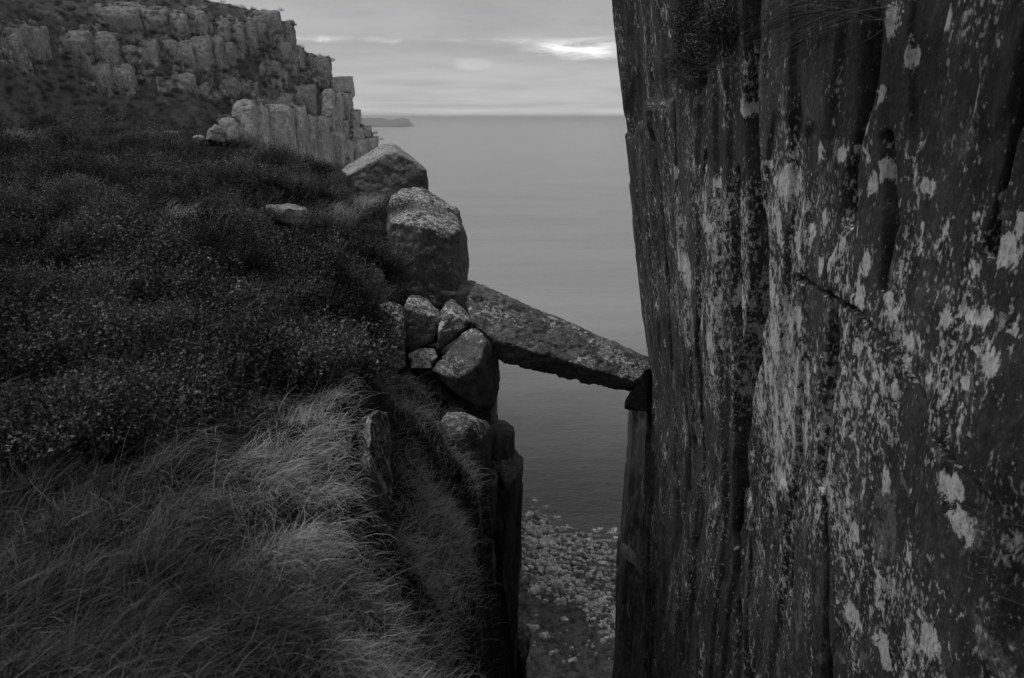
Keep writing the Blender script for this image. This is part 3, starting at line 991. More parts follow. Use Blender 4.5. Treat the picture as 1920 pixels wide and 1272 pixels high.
    for cx_, cy_, hw, hh, a in ((1800, 180, 260, 220, 0.9), (1900, 1020, 90, 220, 0.9), (1240, 90, 90, 110, 0.5), (1500, 60, 160, 120, 0.35), (1320, 1150, 120, 220, 0.3), (1890, 400, 60, 260, 0.5)):  # corner darkening and recess shade painted into the wall colour
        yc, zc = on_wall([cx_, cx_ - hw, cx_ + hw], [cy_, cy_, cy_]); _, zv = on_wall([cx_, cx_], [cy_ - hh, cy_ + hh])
        wall_shade = np.maximum(wall_shade, a * np.exp(-(((y - yc[0]) / (abs(yc[1] - yc[2]) / 2)) ** 2 + ((z - zc[0]) / (abs(zv[0] - zv[1]) / 2)) ** 2)))
    wall_shade = np.clip(wall_shade * (1 + 0.5 * fbm(q3, (1.5, 0.6, 1), 3, 0.5, 91)), 0, 1)
    v = np.stack([X, y, z], 1).reshape(nR, nU, 3)
    C_ = np.clip(cov, -0.6, 1.3).reshape(nR, nU); S_ = wall_shade.reshape(nR, nU)
    L = lich.reshape(nR, nU)
    # wrap round the far corner and back, and close the top
    far = v[:, 0]
    wrap = []
    for s in (8.0, 4.0, 2.0, 1.0, 0.5, 0.22, 0.07):
        q = far.copy(); q[:, 0] += s; q[:, 1] += min(0.10, s) + 0.05 * s
        q[:, 1] += 0.05 * fbm(q, (0.9, 1, 0.6), 3, 0.5, 5)
        wrap.append(q)
    W = np.concatenate([np.stack(wrap, 1), v], 1)
    L, C_, S_ = (np.concatenate([np.zeros((nR, len(wrap))), q], 1) for q in (L, C_, S_))
    top = W[0].copy(); top[:, 0] = np.maximum(top[:, 0], 0) + 7; top[:, 2] += 0.6
    W = np.concatenate([top[None], W]); L, C_, S_ = (np.concatenate([q[:1], q]) for q in (L, C_, S_))
    nR, nU = W.shape[:2]
    quads = grid_faces(nR, nU, True)
    yc = W.reshape(-1, 3)[quads].mean(1)
    # split along the joints into the columns one can tell apart
    mb = np.interp(-yc[:, 2], -main_z, main_y); lb = np.interp(-yc[:, 2], -left_z, left_y)
    o = np.argsort(dy_); db = np.interp(yc[:, 1], dy_[o], dz_[o])
    rb = np.interp(-yc[:, 2], -rz, ry)
    c3y, c3z = on_wall([1560, 1556, 1552, 1542, 1536, 1530, 1526], [-40, 560, 640, 720, 820, 900, 1290])
    cb = np.interp(-yc[:, 2], -c3z, c3y)
    part = np.full(len(quads), 3)
    part[yc[:, 1] > cb] = 2
    part[yc[:, 1] > mb] = 1
    part[yc[:, 1] > lb] = 0
    upper = (part == 3) & (yc[:, 2] > db)
    part[upper] = 4
    part[(part == 4) & (yc[:, 1] < rb) & (yc[:, 2] > rz.min())] = 5
    WV, LV, CV, SV = W.reshape(-1, 3), L.ravel(), C_.ravel(), S_.ravel()
    for pid in range(6):
        qq = quads[part == pid]
        if not len(qq):
            continue
        used = np.unique(qq); rem = -np.ones(len(WV), int); rem[used] = np.arange(len(used))
        me = mesh_np('rock_column', WV[used] - np.array(root.location), rem[qq], attrs={'lichen': LV[used], 'cover': CV[used], 'wall_shade': SV[used]})
        link('rock_column', me, M_WALL, root)
    return root


CLIFF = build_right_cliff()


def pillar(name, x0, x1, y0, y1, ztop, parent, mat, seed, zbot=-70.0, lean=(0, 0), round_=0.12, voxel=None, vis=-14.0, tilt=0.0):
    """upright joint column: many-sided footprint, broken top; only the upper part is finely cut"""
    r2 = random.Random(seed)
    pts = []
    zb = max(zbot, vis)
    n = 6
    a0 = r2.uniform(0, 1.0)
    for k in range(n):
        a = a0 + 2 * math.pi * (k + r2.uniform(-.22, .22)) / n
        m_ = max(abs(math.cos(a)), abs(math.sin(a))) ** 0.75
        ex, ey = math.cos(a) / m_, math.sin(a) / m_
        X = (x0 + x1) / 2 + ex * (x1 - x0) / 2; Yv = (y0 + y1) / 2 + ey * (y1 - y0) / 2
        H = ztop - zb
        pts.append((X + lean[0] * H, Yv + lean[1] * H, zb))
        pts.append((X, Yv, ztop - round_ * r2.uniform(0.1, 1.2) - tilt * (X - x0)))
        pts.append(((x0 + x1) / 2 + ex * (x1 - x0) / 2 * 0.92, (y0 + y1) / 2 + ey * (y1 - y0) / 2 * 0.92, ztop - r2.uniform(0, round_) * 0.6 - tilt * (X - x0)))
    o = stone(name, pts, mat, voxel=voxel or 0.075, amp=0.05, freq=1.3, stretch=(1, 1, 0.25), seed=seed * 2.3, chips=0.07, smooth_it=0)
    o.parent = parent; o.location = Vector(o.location) - Vector(parent.location)
    return o


pillar('rock_column', 2.22, 3.1, 11.0, 12.6, -4.80, CLIFF, M_COLUMN, 71)
pillar('rock_column', 2.36, 3.2, 10.55, 11.6, -4.95, CLIFF, M_COLUMN, 72)
pillar('rock_column', 2.12, 2.75, 10.9, 12.2, -8.05, CLIFF, M_COLUMN, 73, lean=(0.0, 0))
pillar('rock_column', 2.36, 2.95, 9.9, 10.9, -9.25, CLIFF, M_BOULDER, 74)
pillar('buttress', 3.0, 8.0, 11.6, 14.5, -4.0, CLIFF, M_COLUMN, 75, voxel=0.16)

# ------------------------------------------------------------------ left wall of the gully: dark joint columns
LCLIFF = empty('cliff', (-0.6, 10.5, -14))
tag(LCLIFF, 'dark jointed rock columns dropping below the grassy edge left of the gully', 'cliff')
for i, (x0, x1, y0, y1, zt, mt) in enumerate([
    (-1.7, -0.20, 11.35, 13.2, -3.9, M_COLUMN),
    (-0.42, 0.02, 10.2, 11.2, -5.05, M_COLUMN),
    (-0.36, 0.20, 9.65, 10.9, -5.45, M_COLUMN),
    (-0.62, -0.22, 9.05, 10.2, -5.35, M_COLUMN),
    (-0.85, -0.38, 7.2, 8.8, -4.9, M_COLUMN),
    (-0.66, -0.25, 8.0, 9.3, -6.2, M_COLUMN),
    (-0.62, -0.30, 6.2, 7.6, -5.7, M_COLUMN),
    (-0.75, -0.36, 5.2, 6.6, -5.0, M_COLUMN),
    (-0.72, -0.33, 4.2, 5.3, -4.9, M_COLUMN),
    (0.02, 0.34, 10.3, 11.2, -9.6, M_COLUMN),
    (-2.3, -0.55, 13.0, 15.5, -4.4, M_COLUMN),
    (-1.75, -0.62, 12.35, 13.4, -3.05, M_COLUMN),
]):
    pillar('rock_column', x0, x1, y0, y1, zt, LCLIFF, mt, 100 + i, lean=(-0.016 if x1 < 0.3 else 0, 0), voxel=0.06 if x1 > -0.3 else 0.085)

# ------------------------------------------------------------------ boulders and stones
stone('boulder', px_pts([(652, 330, 18.6), (664, 322, 18.6), (700, 303, 18.6), (724, 287, 18.7), (745, 284, 18.7), (798, 318, 18.7), (803, 346, 18.9), (798, 385, 18.8), (690, 390, 18.5),
                         (640, 320, 20.0), (652, 308, 20.2), (690, 286, 20.2), (716, 270, 20.2), (738, 268, 20.2), (772, 294, 20.2), (800, 322, 20.0), (800, 380, 20.2), (650, 350, 20.0)]),
      M_LIT_TOP, voxel=0.045, amp=0.025, seed=3, chips=0.02, label='ridge-shaped boulder with pale top against the sea at the cliff edge', cat='boulder')
stone('boulder', px_pts([(724, 440, 12.9), (734, 414, 12.8), (790, 424, 12.7), (838, 446, 12.8), (852, 575, 12.9), (770, 575, 12.7), (742, 530, 12.8),
                         (866, 408, 14.0), (876, 445, 13.7), (880, 480, 13.7), (879, 575, 13.8), (862, 432, 13.1), (730, 372, 13.7), (752, 351, 14.2), (790, 350, 14.3),
                         (805, 366, 14.4), (862, 391, 14.3), (722, 400, 13.4), (760, 575, 14.2)]),
      M_BOULDER, voxel=0.045, amp=0.028, freq=1.4, seed=8, chips=0.022, label='large upright square boulder with white lichen on its sloping top', cat='boulder')
stone('rock', px_pts([(480, 402, 13.9), (500, 388, 13.9), (540, 389, 13.8), (572, 392, 13.9), (588, 404, 14.0), (584, 420, 13.9), (490, 420, 13.9),
                      (484, 394, 14.4), (502, 384, 14.5), (540, 383, 14.5), (574, 387, 14.5), (588, 398, 14.4), (560, 420, 14.8), (500, 420, 14.8)]),
      M_PALE, voxel=0.035, amp=0.05, freq=2.0, seed=12, chips=0.03, label='low pale flat rock lying in the heather', cat='rock')
stone('rock', px_pts([(388, 262, 24.6), (394, 244, 24.6), (404, 234, 24.8), (416, 240, 24.8), (424, 250, 24.8), (420, 268, 24.7), (390, 238, 25.6), (405, 232, 25.8), (420, 244, 25.6), (424, 262, 25.6), (388, 264, 25.6)]),
      M_PALE, voxel=0.05, amp=0.06, freq=1.6, seed=15, chips=0.05, label='pale rock poking out of the heather crest below the far headland', cat='rock')
stone('rock', px_pts([(298, 252, 26.2), (310, 247, 26.2), (332, 248, 26.2), (336, 254, 26.2), (330, 260, 26.2), (300, 260, 26.2), (300, 248, 27), (332, 246, 27), (336, 258, 27), (298, 258, 27)]),
      M_PALE, voxel=0.05, amp=0.03, freq=1.6, seed=16, chips=0.02, label='thin pale slab on the heather crest, left of the other pale rock', cat='rock')
stone('rock', px_pts([(362, 258, 24.9), (372, 254, 24.9), (384, 258, 24.9), (384, 266, 24.9), (362, 266, 24.9), (364, 255, 25.4), (382, 255, 25.4), (384, 264, 25.4), (362, 264, 25.4)]),
      M_PALE, voxel=0.05, amp=0.03, freq=1.6, seed=17, chips=0.02, label='tiny pale stone just left of the crest rock', cat='rock')
stone('bridge_stone', px_pts([(889, 528, 12.2), (911, 538, 12.3), (1003, 578, 12.3), (1102, 628, 12.2), (1226, 673, 12.0),
                              (872, 566, 11.6), (886, 604, 11.1), (920, 636, 10.95), (970, 650, 10.9), (1090, 686, 10.9), (1190, 716, 10.9), (1226, 694, 11.3),
                              (930, 676, 11.25), (1036, 704, 11.25), (1119, 727, 11.25), (1178, 738, 11.25), (1222, 728, 11.5),
                              (900, 610, 12.3), (1226, 712, 12.0), (895, 640, 11.9)]),
      M_BRIDGE, voxel=0.03, amp=0.032, freq=1.7, seed=21, chips=0.026, label='long fallen stone pillar bridging the gully between both walls', cat='rock')
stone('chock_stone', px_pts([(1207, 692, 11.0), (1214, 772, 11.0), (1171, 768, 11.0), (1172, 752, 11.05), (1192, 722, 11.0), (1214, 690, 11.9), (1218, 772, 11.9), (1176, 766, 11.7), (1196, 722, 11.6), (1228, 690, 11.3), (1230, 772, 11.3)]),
      rock_mat('shaded_wedge_rock', 0.018, 0.05, 0.3, 0.1, 2.0, (1, 1, 1), 0.5, 0.02, None, 0.06), voxel=0.03, amp=0.015, freq=2, seed=25, chips=0.01, label='dark wedge of rock under the right end of the bridging stone', cat='rock')  # shade on the wedge's face put into its own darker colour
stone('abutment_block', px_pts([(757, 572, 11.3), (765, 553, 11.9), (785, 552, 12.0), (806, 562, 11.9), (828, 586, 11.6), (829, 600, 11.2), (812, 640, 11.2), (770, 660, 11.2), (758, 640, 11.25), (790, 585, 11.2), (764, 580, 11.2),
                                (760, 640, 12.2), (826, 640, 12.2)]),
      M_BOULDER, voxel=0.035, amp=0.016, freq=1.8, seed=31, chips=0.012, label='block with lichened top wedged below the large upright boulder', cat='rock')
stone('abutment_block', px_pts([(826, 584, 11.6), (838, 564, 11.8), (850, 560, 11.9), (864, 574, 11.8), (885, 596, 11.5), (886, 606, 11.2), (862, 626, 11.0), (820, 660, 11.0), (822, 620, 11.0), (846, 590, 11.05), (830, 650, 12.0), (880, 620, 12.0)]),
      M_BOULDER, voxel=0.035, amp=0.016, freq=1.8, seed=33, chips=0.012, label='small tilted block touching the left end of the bridging stone', cat='rock')
stone('abutment_block', px_pts([(764, 664, 10.9), (790, 652, 11.0), (814, 652, 11.0), (822, 672, 10.8), (808, 692, 10.7), (770, 692, 10.7), (766, 670, 11.6), (815, 660, 11.6), (800, 700, 11.6)]),
      M_BOULDER, voxel=0.035, amp=0.02, freq=1.8, seed=35, chips=0.02, label='small dark filler stone squeezed under the wedged lichened blocks', cat='rock')
stone('abutment_block', px_pts([(884, 616, 11.0), (900, 614, 11.3), (912, 640, 10.7), (902, 680, 10.35), (870, 706, 10.2), (836, 708, 10.2), (806, 692, 10.3), (850, 642, 10.7), (866, 624, 10.9),
                                (934, 655, 11.2), (936, 700, 11.2), (930, 760, 11.0), (894, 764, 10.5), (850, 735, 10.3), (812, 705, 10.5), (905, 618, 11.5), (840, 740, 11.3), (920, 770, 11.4)]),
      M_BRIDGE, voxel=0.035, amp=0.018, freq=1.6, seed=37, chips=0.014, label='pointed block with broad lichen face below the bridging stone', cat='rock')
stone('abutment_block', px_pts([(828, 790, 9.3), (836, 776, 9.5), (868, 774, 9.6), (900, 786, 9.6), (920, 800, 9.8), (924, 815, 9.8), (918, 850, 9.6), (898, 900, 9.3), (880, 905, 9.15), (850, 880, 9.1), (832, 830, 9.1), (880, 800, 9.2), (905, 820, 9.35),
                                (840, 772, 10.2), (915, 790, 10.4), (920, 900, 10.2), (850, 900, 10.0)]),
      M_BOULDER, voxel=0.035, amp=0.018, freq=1.6, seed=41, chips=0.014, label='grey blotched block half sunk in grass below the pointed block', cat='rock')
stone('upright_slab', px_pts([(708, 575, 10.4), (730, 566, 10.6), (752, 572, 10.6), (758, 600, 10.3), (760, 690, 10.2), (735, 700, 10.1), (712, 690, 10.2), (704, 620, 10.3), (712, 570, 11.2), (756, 575, 11.2), (760, 700, 11.2), (705, 690, 11.2)]),
      M_BOULDER, voxel=0.035, amp=0.03, freq=1.6, seed=43, chips=0.02, label='dark upright slab at the heather edge left of the wedged blocks', cat='rock')
stone('rock', px_pts([(668, 606, 9.7), (680, 596, 9.9), (696, 597, 9.9), (704, 612, 9.7), (702, 640, 9.6), (670, 640, 9.6), (674, 600, 10.3), (700, 602, 10.3), (690, 640, 10.3)]),
      M_BOULDER, voxel=0.03, amp=0.02, freq=2, seed=45, chips=0.015, label='small rounded stone in the heather left of the upright slab', cat='rock')
stone('rock', px_pts([(690, 518, 11.8), (700, 502, 12.0), (716, 506, 12.0), (722, 522, 11.9), (716, 545, 11.8), (694, 545, 11.8), (704, 505, 12.5), (720, 530, 12.5)]),
      M_BOULDER, voxel=0.03, amp=0.02, freq=2, seed=46, chips=0.015, label='little lichened stone in the heather against the large upright boulder', cat='rock')
stone('edge_slab', px_pts([(696, 778, 4.23), (712, 768, 4.42), (728, 772, 4.74), (736, 830, 4.65), (736, 920, 4.37), (728, 1000, 4.14), (706, 1010, 3.95), (696, 960, 3.91), (694, 860, 4.05), (650, 800, 4.56), (650, 980, 4.09), (640, 1000, 4.46)]),
      rock_mat('streaked_slab_rock', 0.03, 0.08, 0.55, 1.1, 3.0, (1, 1, 0.4), 0.6, 0.02, None, 0.14), voxel=0.014, amp=0.022, freq=4, stretch=(1, 1, 0.35), seed=47, chips=0.016,
      label='narrow upright slab with white streaks at the edge of the long grass', cat='rock')
stone('stone', px_pts([(651, 1052, 3.25), (657, 1036, 3.3), (662, 1060, 3.25), (667, 1086, 3.2), (654, 1090, 3.2), (648, 1080, 3.3), (650, 1050, 3.5), (664, 1090, 3.5)]),
      M_PALE, voxel=0.008, amp=0.005, freq=9, seed=48, chips=0.004, label='thin pale splinter of rock sticking up in the grass', cat='stone')
stone('stone', px_pts([(716, 1222, 3.0), (728, 1212, 3.0), (742, 1220, 3.0), (744, 1238, 3.0), (736, 1256, 2.95), (722, 1250, 2.95), (720, 1215, 3.2), (742, 1225, 3.2), (735, 1255, 3.2)]),
      M_PALE, voxel=0.008, amp=0.008, freq=8, seed=49, chips=0.006, label='small pale stone in the grass near the bottom edge', cat='stone')


# ------------------------------------------------------------------ talus boulders on the shore slope
def build_talus():
    meshes = []
    for k in range(9):
        r2 = np.random.default_rng(300 + k)
        p = r2.normal(size=(13, 3)); p /= np.linalg.norm(p, axis=1)[:, None]
        p *= r2.uniform(0.75, 1.05, (13, 1)) * np.array([0.55, 0.5, 0.5])
        p[:, 2] += 0.2
        me = hull_mesh(p, 0.07, 0)
        roughen(me, 0.045, 2.6, seed=k * 5.1, chips=0.04)
        me.name = 'talus_boulder'
        me.materials.append(M_TALUS)
        meshes.append(me)
    big = [(1036, 1075, 34, 'large square boulder amid the rubble field, by the left cliff foot'), (1002, 1112, 30, 'flat-topped boulder tight against the left cliff columns, under the rubble'),
           (1047, 1108, 22, 'pointed leaning boulder just below the large square rubble boulder'), (1000, 1180, 26, 'half-hidden boulder beside the left cliff columns on open turf'),
           (1021, 1203, 22, 'tall knobbly pale boulder alone on the lower turf'), (1057, 1166, 16, 'pale twin-lobed boulder alone in mid turf'), (1035, 1228, 12, 'small pale boulder below the tall knobbly one'),
           (1077, 1243, 18, 'pale jagged outcrop lowest on the turf slope'), (1132, 1205, 16, 'long low pale outcrop on the right of the lower turf'), (1002, 1213, 9, 'small stone left of the tall knobbly boulder'),
           (1090, 1045, 22, 'dark pyramid-shaped boulder right of the rubble field'), (1105, 1165, 12, 'low pale sliver of rock in mid turf'), (1142, 1172, 10, 'flat pale stone right of mid turf'),
           (1158, 1050, 30, 'dark layered boulder on the shore by the right wall'), (1084, 1130, 24, 'blocky boulder heading the lower band of rubble'), (1075, 1012, 16, 'pale boulder on the shoreline rim of the rubble')]
    def put(px, py, size, label, group=None, k=0, sq=(1, 1, 1)):
        # find where the line of sight meets the slope
        r = ray(px, py); t = np.linspace(60, 480, 900)
        g = slope_z(r[0] * t, r[1] * t); hit = np.argmax(r[2] * t < g)
        if hit == 0:
            return
        q = r * t[hit]
        s = 1.25 * size / FPX * np.linalg.norm(q)
        o = bpy.data.objects.new('boulder', meshes[k % 9]); COL.objects.link(o)
        o.location = q - np.array([0, 0, 0.12 * s])
        o.scale = (s * sq[0], s * sq[1], s * sq[2]); o.rotation_euler = (random.uniform(-.3, .3), random.uniform(-.3, .3), random.uniform(0, 6.28))
        tag(o, label, 'boulder', group)
    for i, (a, b_, s, lb) in enumerate(big):
        put(a, b_, s, lb, None, i, (1, 1, 1.25 if i in (2, 4, 10) else 0.9))
    r2 = random.Random(5)
    n = 0
    def band(cx_, cy_, sx, sy, cnt, smin, smax, ang, LBL, G):
        nonlocal n
        for _ in range(cnt):
            a, b_ = r2.gauss(0, 1) * sx, r2.gauss(0, 1) * sy
            ca, sa = math.cos(ang), math.sin(ang)
            px, py = cx_ + a * ca - b_ * sa, cy_ + a * sa + b_ * ca
            if not (978 < px < 1185 and 968 < py < 1275):
                continue
            put(px, py, smin + (smax - smin) * r2.random() ** 1.8, LBL, G, r2.randrange(9), (1, 1, r2.uniform(0.7, 1.1))); n += 1
    band(1012, 1003, 24, 20, 85, 9, 24, 0.6, 'one of the grey boulders heaped at the sea end of the slope', 'boulders heaped by the shore')
    band(1030, 1080, 26, 18, 62, 8, 21, 0.5, 'one of the grey boulders packed in the middle of the slope, by the left columns', 'boulders packed in the middle of the slope')
    band(1122, 1138, 42, 11, 66, 7, 18, 0.62, 'one of the grey boulders in the rubble band slanting down to the right wall', 'boulders of the slanting rubble band')
    band(1135, 1078, 30, 14, 42, 6, 15, 0.7, 'one of the small boulders on the turf between the rubble band and the shore', 'boulders on the turf above the rubble band')
    band(1130, 1033, 26, 8, 30, 6, 16, 0.4, 'one of the dark boulders along the waterline toward the right wall', 'boulders along the waterline')
    band(1075, 1205, 55, 45, 34, 4, 10, 0.0, 'one of the stray stones on the open turf lowest in the gap', 'stray stones on the open turf')
    # finer rubble as one mass
    src = get_co(meshes[0])[:0]
    cube = np.array([[x, y, z] for x in (-.5, .5) for y in (-.5, .5) for z in (-.4, .4)], float)
    fq = np.array([[0, 1, 3, 2], [4, 6, 7, 5], [0, 4, 5, 1], [2, 3, 7, 6], [0, 2, 6, 4], [1, 5, 7, 3]])
    V, F = [], []
    for c0 in ((1015, 1010, 34, 32, .6, 320), (1035, 1085, 36, 24, .5, 260), (1125, 1135, 60, 18, .62, 300), (1130, 1060, 46, 26, .6, 220), (1090, 1010, 60, 8, .35, 160)):
        for _ in range(c0[5]):
            a, b_ = r2.gauss(0, 1) * c0[2], r2.gauss(0, 1) * c0[3]
            px, py = c0[0] + a * math.cos(c0[4]) - b_ * math.sin(c0[4]), c0[1] + a * math.sin(c0[4]) + b_ * math.cos(c0[4])
            q = P(px, py, d=1.0)
            # approximate hit on the slope by the linear part of the surface
            t = np.linspace(90, 420, 60); g = T_SLOPE(q[0] * t, q[1] * t); hh = np.argmax(q[2] * t < g)
            if hh == 0: continue
            w = q * t[hh]; w[2] = slope_z(np.array([w[0]]), np.array([w[1]]))[0]
            if w[2] < SEA: continue
            s = r2.uniform(0.5, 1.7)
            A = np.linalg.qr(np.random.default_rng(len(V)).normal(size=(3, 3)))[0]
            c = (cube * np.random.default_rng(len(V)).uniform(0.7, 1.2, (8, 3))) @ A * s + w
            F.append(fq + 8 * len(V)); V.append(c)
    o = link('rubble', mesh_np('rubble', np.concatenate(V), np.concatenate(F), smooth=False), M_TALUS)
    tag(o, 'pale rubble scattered between the boulders on the shore slope', 'rubble', kind='stuff')


build_talus()


# ------------------------------------------------------------------ plants
def blades(roots, dirs, ups, length, width, tone, droop, nseg=4, curl=0.0, turn=None):
    """ribbon blades: leave the root along up+dir, bend over toward dir and down"""
    n = len(roots)
    s = np.linspace(0, 1, nseg + 1)
    up = np.asarray(ups, float)
    pts = np.zeros((n, nseg + 1, 3))
    pts[:, 0] = roots
    # integrate direction from mostly up to along dir and sagging
    for i in range(nseg):
        f = (i + 0.5) / nseg
        a = droop[:, None] * f
        if turn is not None and i:
            ct, st_ = np.cos(turn / nseg), np.sin(turn / nseg)
            dirs = np.stack([dirs[:, 0] * ct - dirs[:, 1] * st_, dirs[:, 0] * st_ + dirs[:, 1] * ct, dirs[:, 2]], 1)
        dv = up * np.cos(a) * 1.0 + dirs * np.sin(np.minimum(a, 1.57)) * 1.2
        dv[:, 2] -= np.maximum(a[:, 0] - 1.2, 0) * 0.55
        dv += curl * rng.normal(size=dv.shape)
        dv /= np.linalg.norm(dv, axis=1)[:, None]
        pts[:, i + 1] = pts[:, i] + dv * (length / nseg)[:, None]
    side = np.cross(dirs, np.array([0, 0, 1.0])) + rng.normal(size=(n, 3)) * 0.6
    side /= np.linalg.norm(side, axis=1)[:, None]
    w = width[:, None] * (1 - s[None] ** 1.5)[:, :] * 0.5
    L = pts - side[:, None] * w[..., None]
    R = pts + side[:, None] * w[..., None]
    k = nseg + 1
    v = np.concatenate([np.stack([L[:, :-1], R[:, :-1]], 2).reshape(n, 2 * nseg, 3), pts[:, -1:]], 1)
    m = 2 * nseg + 1
    base = (np.arange(n) * m)[:, None]
    q = []
    for i in range(nseg - 1):
        q.append(base + np.array([[2 * i, 2 * i + 1, 2 * i + 3, 2 * i + 2]]))
    q = np.stack(q, 1).reshape(-1, 4)
    t = base + np.array([[2 * nseg - 2, 2 * nseg - 1, 2 * nseg]])
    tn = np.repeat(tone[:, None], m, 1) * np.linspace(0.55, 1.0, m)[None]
    return v.reshape(-1, 3), q, t, tn.ravel()


def in_poly(px, py, poly):
    ins = np.zeros(px.shape, bool)
    j = len(poly) - 1
    for i in range(len(poly)):
        xi, yi = poly[i]; xj, yj = poly[j]
        c = ((yi > py) != (yj > py)) & (px < (xj - xi) * (py - yi) / (yj - yi + 1e-9) + xi)
        ins ^= c; j = i
    return ins


def sample_ground(n, th0, th1, r0, r1, power=0.0):
    """random ground points, denser toward the viewer's feet (constant count per log radius)"""
    th = rng.uniform(math.radians(th0), math.radians(th1), n)
    r = np.exp(rng.uniform(math.log(r0), math.log(r1), n))
    x, y = r * np.sin(th), r * np.cos(th)
    ok = x < np.interp(y, EDGE_Y, OUT_X) + 0.10
    x, y = x[ok], y[ok]
    return np.stack([x, y, ground_z(x, y)], 1)


GRASS_POLY = [(-900, 905), (0, 865), (140, 850), (260, 835), (330, 800), (430, 770), (520, 735), (600, 715), (700, 690), (800, 700), (930, 760), (960, 900), (980, 1272), (980, 3000), (-3000, 3000), (-3000, 905)]
PALE = [(335, 418, 80, 26), (690, 360, 60, 30), (640, 412, 40, 14), (745, 560, 40, 24), (520, 400, 100, 14), (300, 440, 60, 12), (40, 262, 70, 12), (680, 395, 50, 18)]


def build_grass():
    Vs, Qs, Ts, Tn = [], [], [], []
    off = 0

    def add(res):
        nonlocal off
        v, q, t, tn = res
        Vs.append(v); Qs.append(q + off); Ts.append(t + off); Tn.append(tn); off += len(v)

    def flow(p):
        # combed by the wind: mostly to the right and a little away, with eddies; over the edge it falls toward the gully
        a = 0.45 + 1.9 * fbm(p, (0.85, 0.85, 0), 2, 0.5, 5.0) + 0.8 * fbm(p, (2.6, 2.6, 0), 2, 0.5, 15.0)
        ex = np.interp(p[:, 1], EDGE_Y, EDGE_X)
        near = np.exp(-((p[:, 0] - ex) / 0.35) ** 2)
        a = a * (1 - near) + (-0.35) * near
        return np.stack([np.cos(a), np.sin(a), np.zeros_like(a)], 1), near

    # tussocks near the viewer, each with its own lean, tone and length
    c = sample_ground(12500, -70, 30, 1.1, 13)
    px, py, _ = proj(c)
    edge = 60 * fbm(c, (1.1, 1.1, 0), 4, 0.6, 60)
    k = in_poly(px, py + edge, GRASS_POLY) & (px > -620) & (py < 1560)
    k &= ~((px > 610) & (px < 745) & (py > 760) & (py < 1010) & ((px > 688) | (rng.random(len(px)) < 0.6)))          # the bare slab
    k &= rng.random(len(px)) < np.clip(0.85 + 1.6 * fbm(c, (2.3, 2.3, 0), 3, 0.5, 31.0), 0.25, 1)
    c = c[k]; m = len(c)
    cpx, cpy = px[k], py[k]
    d0, near0 = flow(c)
    a0 = np.arctan2(d0[:, 1], d0[:, 0]) + 0.75 * rng.normal(size=m)
    cr = np.hypot(c[:, 0], c[:, 1])
    patch = fbm(c, (0.9, 0.9, 0), 3, 0.5, 120)
    ctone = 0.38 + 0.55 * patch + 0.20 * rng.normal(size=m)
    # corner darkening painted into the grass tone toward the lower left
    corner_shade = sstep(330 + (cpy - 900) * 0.8 - cpx, -190, 230)
    ctone = ctone * (1 - 0.90 * corner_shade)
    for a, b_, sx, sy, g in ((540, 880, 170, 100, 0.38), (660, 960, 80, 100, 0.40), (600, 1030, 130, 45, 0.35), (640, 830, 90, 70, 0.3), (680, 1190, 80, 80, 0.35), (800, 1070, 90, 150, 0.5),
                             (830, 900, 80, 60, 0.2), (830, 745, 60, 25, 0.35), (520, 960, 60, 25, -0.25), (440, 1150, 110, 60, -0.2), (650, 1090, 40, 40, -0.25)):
        ctone = ctone + g * np.exp(-(((cpx - a) / sx) ** 2 + ((cpy - b_) / sy) ** 2))  # the ledge patch is brightened to offset the plateau's shade
    clen = np.clip(1 + 0.35 * rng.normal(size=m), 0.45, 1.7)
    cdroop = rng.normal(2.15, 0.40, m)
    turn = 1.1 * rng.normal(size=m)
    hollow = fbm(c, (2.3, 2.3, 1), 3, 0.5, 31.0)
    nb = 25
    rep = np.repeat(np.arange(m), nb); n = len(rep)
    near = near0[rep]
    spread = (0.026 + 0.010 * cr[rep])[:, None]
    p = c[rep] + np.concatenate([rng.normal(size=(n, 2)) * spread, np.zeros((n, 1))], 1)
    p[:, 2] = ground_z(p[:, 0], p[:, 1])
    aa = a0[rep] + 0.20 * rng.normal(size=n)
    d = np.stack([np.cos(aa), np.sin(aa), np.zeros(n)], 1)
    L = rng.uniform(0.10, 0.25, n) * clen[rep] * (1 - 0.35 * near)
    r = cr[rep]
    W = rng.uniform(0.0015, 0.0032, n) * (0.8 + 0.16 * r)
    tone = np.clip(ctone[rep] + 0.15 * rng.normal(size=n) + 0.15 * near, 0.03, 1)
    droop = np.clip(cdroop[rep] + 0.25 * rng.normal(size=n) + 0.4 * near, 0.4, 2.9)
    up = np.stack([0.2 * d[:, 0], 0.2 * d[:, 1], np.full(n, 0.7)], 1) + 0.14 * rng.normal(size=(n, 3))
    p = p - np.array([0, 0, 0.01])
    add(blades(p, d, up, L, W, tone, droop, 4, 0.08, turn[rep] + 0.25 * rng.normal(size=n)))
    # flattened dead thatch between the tussocks
    q = rng.choice(n, 30000, replace=False)
    pt = p[q] + np.concatenate([rng.normal(size=(len(q), 2)) * 0.10, np.zeros((len(q), 1))], 1)
    pt[:, 2] = ground_z(pt[:, 0], pt[:, 1]) + 0.012
    at = rng.uniform(0, 6.28, len(q)); dt = np.stack([np.cos(at), np.sin(at), 0 * at], 1)
    add(blades(pt, dt, dt * 0.8 + 0.25 * rng.normal(size=(len(q), 3)), rng.uniform(0.06, 0.2, len(q)), W[q] * 1.2, np.clip(0.6 * tone[q] + 0.1 * rng.normal(size=len(q)), 0.02, 1), np.full(len(q), 1.3), 3, 0.12))
    # long stray stalks
    s = rng.choice(n, 1500, replace=False)
    dd = d[s] + 0.7 * rng.normal(size=(len(s), 3)) * [1, 1, 0]
    dd /= np.linalg.norm(dd, axis=1)[:, None]
